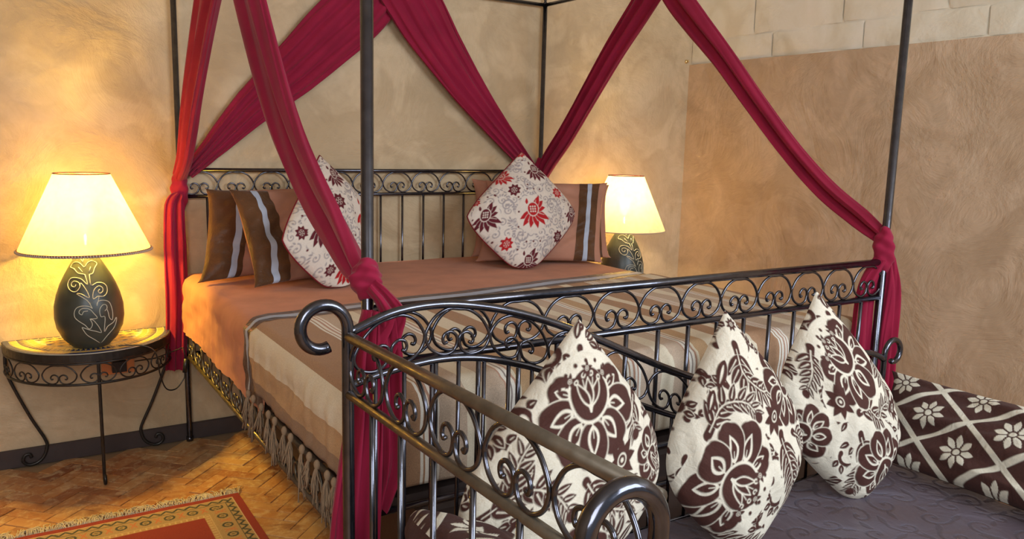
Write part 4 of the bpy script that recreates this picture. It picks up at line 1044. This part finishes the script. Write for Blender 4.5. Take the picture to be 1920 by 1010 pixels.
def lamp(x, y, label, sm, tr_, rt, rb, zt, zb, bulb_c, power, etch_ang, cord):
    e = thing('table_lamp', label, 'lamp', (x, y, TZ), 'matching clay table lamps either side of the bed')
    b_ = MB(); b_.lathe(VP, (0, 0, 0), 40); b_.build('base', M_vase, e)
    b_ = MB(); b_.lathe([(.020, .368), (.020, .385), (.012, .388), (.012, .43)], (0, 0, 0), 16); b_.build('socket', M_brass, e)
    b_ = MB()
    for ln in ETCH:
        P = crom([(px, py, 0) for px, py in ln], 3) if len(ln) > 2 else [vec((*p, 0)) for p in ln]
        pts = []
        for p in P:
            z = (925 - p[1]) / 2460 * 1.0; z = z * .98
            r = vr(z) + .0003; a = etch_ang + (p[0] - 590) / 2460 / max(r, .03) * 1.0
            pts.append((r * math.cos(a), r * math.sin(a), z))
        b_.tube(pts, .0014, 5)
    b_.build('etched_flower', M_etch, e)
    H = zt - TZ; h = zb - TZ
    b_ = MB(); b_.lathe([(rb, h), (rb + (rt - rb) * .5, h + (H - h) * .5), (rt, H)], (0, 0, 0), 64, cap=False); o = b_.build('shade', sm, e)
    tubeobj('top_ring', [(rt * math.cos(2 * pi * i / 48), rt * math.sin(2 * pi * i / 48), H) for i in range(48)], .0022, M_trim2, e, 6, True)
    if tr_:
        for r_, dz, n_, mm, nm in ((.0048, 0, 1, M_trim2, 'braid_cord'),):
            tubeobj(nm, [(rb * math.cos(2 * pi * i / 64), rb * math.sin(2 * pi * i / 64), h) for i in range(64)], r_, mm, e, 6, True)
        b_ = MB(); n_ = 150
        for i in range(n_):
            a = 2 * pi * i / n_; c_ = ((rb + .003) * math.cos(a), (rb + .003) * math.sin(a), h - .001)
            b_.lathe([(.0015, -.0045), (.0042, -.002), (.0042, .002), (.0015, .0045)], c_, 6)
        o = b_.build('bead_braid', M_trim, e); 
    else: tubeobj('bottom_ring', [(rb * math.cos(2 * pi * i / 64), rb * math.sin(2 * pi * i / 64), h) for i in range(64)], .0025, M_trim, e, 6, True)
    b_ = MB(); b_.tube([(0, 0, H - .006), (0, 0, H - .002)], .006, 8)
    for k in range(3):
        a = 2 * pi * k / 3; b_.tube([(0, 0, H - .004), (rt * math.cos(a), rt * math.sin(a), H - .001)], .0012, 5)
    b_.tube([(0, 0, .43), (0.03, 0, .47), (.035, 0, .56), (0, 0, H - .004)], .0012, 5); b_.build('shade_carrier', M_brass, e)
    # glowing bulb: a small glass globe plus the light it gives
    mb = bpy.data.materials.new('lit_bulb'); mb.use_nodes = True; bb = mb.node_tree.nodes['Principled BSDF']
    bb.inputs['Emission Color'].default_value = (*bulb_c, 1); bb.inputs['Emission Strength'].default_value = 8
    b_ = MB(); b_.lathe([(.012, .43), (.014, .445), (.026, .47), (.030, .49), (.026, .51), (.012, .523), (.002, .526)], (0, 0, 0), 16); b_.build('bulb', mb, e)
    l = bpy.data.lights.new('bulb_glow', 'POINT'); l.energy = power; l.color = bulb_c; l.shadow_soft_size = .034
    lo = bpy.data.objects.new('bulb_glow', l); COL.objects.link(lo); lo.parent = e; lo.location = (0, 0, .487)
    if cord:
        tubeobj('cord', crom(cord, 8), .0026, M_black, e, 6)
    return e
LX1, LY1 = -0.372, -0.185
cord1 = [(.085, -.075, .004), (.125, -.085, .004), (.155, -.097, .003), (.195, -.105, -.012), (.212, -.108, -.045), (.222, -.10, -.12), (.245, -.08, -.185), (.285, -.05, -.200), (.318, -.04, -.165), (.322, -.04, -.14)]
ang1 = math.atan2(-3.54 - LY1, -.633 - LX1) + .06
l1 = lamp(LX1, LY1, 'table lamp with yellow beaded shade and etched clay base, left of the bed', M_shade1, True, .094, .222, 1.158, .878, (1.0, .63, .09), 230, ang1, cord1)
b_ = MB(); b_.tube([(.322, -.04, -.14), (.329, -.04, -.085)], [.009, .009], 8); b_.tube([(.329, -.04, -.085), (.32, -.03, -.04), (.24, .12, -.11), (.17, .185, -.13)], .0024, 6); b_.build('inline_switch', M_black, l1)
lamp(LX2, -.20, 'table lamp with cream shade and etched clay base, right of the bed', M_shade2, False, .096, .222, 1.152, .862, (1.0, .68, .24), 95, math.atan2(-3.34, -2.9) - .1 + .75, None)

# wall socket with plug under the left table
so = thing('wall_socket', 'copper-coloured wall socket plate with black plug, under the mosaic table', 'socket', (-.262, YB, .365))
M_cop, t, b = mat('copper_plate', (0.62, 0.30, 0.14), .3, .8)
b_ = MB(); b_.box((-.062, -.008, -.035), (.060, 0, .035), 0); b_.build('plate', M_cop, so, False)
b_ = MB(); b_.box((-.026, -.040, -.022), (.028, -.008, .026), .004); b_.build('plug', M_black, so, False)

# small brass hook on the back wall near the corner
hk = thing('wall_hook', 'small round brass hook on the back wall at the plaster corner', 'hook', (2.842, YB, 1.812))
b_ = MB(); b_.tube([(0, 0, 0), (0, -.006, 0), (0, -.009, 0)], [.011, .011, .007], 12); b_.build('rose', M_brass, hk)
b_ = MB(); b_.tube([(0, -.006, 0), (0, -.018, -.002), (0, -.022, .008)], .003, 8); b_.build('peg', M_brass, hk)

# ------------------------------------------------------------------ rug
RX1, RY1, RW, RL = 0.045, -0.645, 0.78, 1.35
M_rug, t, b = mat('wool_rug', (0.4, .05, .02), .95); b.inputs['Sheen Weight'].default_value = .03
at = t.nodes.new('ShaderNodeAttribute'); at.attribute_name = 'motif'
t.links.new(mixc(t, .3, at.outputs['Color'], ramp(t, noise(t, 350, 2), [(.3, (.2, .2, .2)), (.7, (.8, .8, .8))]), 'OVERLAY'), b.inputs['Base Color'])
bump(t, b, [(noise(t, 500, 2), .6, .003)])
rug = thing('rug', 'red oriental rug with beige patterned border and cream fringe on the brick floor', 'rug', (RX1 - RW / 2, RY1 - RL / 2, 0))
n1, n2 = 300, 480
gx = np.linspace(-RW / 2, RW / 2, n1); gy = np.linspace(RL / 2, -RL / 2, n2); GX, GY = np.meshgrid(gx, gy, indexing='ij')
dxe = RW / 2 - np.abs(GX); dye = RL / 2 - np.abs(GY); de = np.minimum(dxe, dye); along = np.where(dxe < dye, GY, GX)
col = np.zeros(GX.shape + (3,)); RED = (.27, .026, .010); BEIG = (.40, .26, .115); DKG = (.045, .05, .035); ORG = (.52, .17, .06)
col[:] = RED
def setc(mask, c): col[mask] = c
setc((de > .028), (.62, .5, .3)); setc((de > .031) & (de < .060), BEIG)
zz = ((along * 26) % 1); band_ = (de - .031) / .029
setc((de > .032) & (de < .059) & (np.abs(band_ - (.15 + .7 * np.abs(zz * 2 - 1))) < .20), DKG)
setc((de > .0595) & (de < .0625), DKG)
setc((de > .0625) & (de < .128), BEIG)
ph = ((along + .5) % .075) - .0375; dc = de - .092; rr_ = np.hypot(ph, dc)
setc((de > .0625) & (de < .128) & (rr_ < .0185) & (rr_ > .0115), DKG); setc((de > .0625) & (rr_ < .006) & (de < .128), (.2, .15, .05))
ph2 = ((along + .5375) % .075) - .0375
setc((de > .07) & (de < .118) & (np.abs(np.abs(ph2) - np.abs(dc) * .5) < .003) & (np.abs(dc) < .02), ORG)
setc((de > .128) & (de < .131), (.55, .4, .2)); setc((de > .131) & (de < .150), (.46, .28, .12))
setc((de > .134) & (de < .147) & (((along * 55) % 1) < .3), (.58, .42, .2)); setc(de > .150, RED)
GZ = .0062 + .0006 * np.sin(GX * 31) * np.sin(GY * 17)
P = np.stack([GX, GY, GZ], -1)
grid('pile', P, M_rug, rug, motif=col, flip=True)
b_ = MB(); b_.box((-RW / 2, -RL / 2, 0.0005), (RW / 2, RL / 2, .0045)); b_.build('backing', M_rug2 if False else M_pipe, rug, False)
M_fr = fabric('cream_fringe_yarn', (.62, .52, .36), .9)
for sgn in (1, -1):
    b_ = MB(); rr_ = random.Random(3)
    x = -RW / 2
    while x < RW / 2:
        l = rr_.uniform(.035, .065); w_ = rr_.uniform(-.035, .035); s0 = math.sin(x * 60) * .012
        y0 = sgn * RL / 2
        pts = [(x, y0, .005), (x + w_ * .3, y0 + sgn * l * .35, rr_.uniform(.008, .016)), (x + w_ * .8 + s0, y0 + sgn * l * .75, rr_.uniform(.004, .012)), (x + w_ + s0 + rr_.uniform(-.01, .01), y0 + sgn * l, .004)]
        b_.tube(crom(pts, 2), .0016, 4); x += .0026
    o = b_.build('fringe', M_fr, rug); o['kind'] = 'stuff'
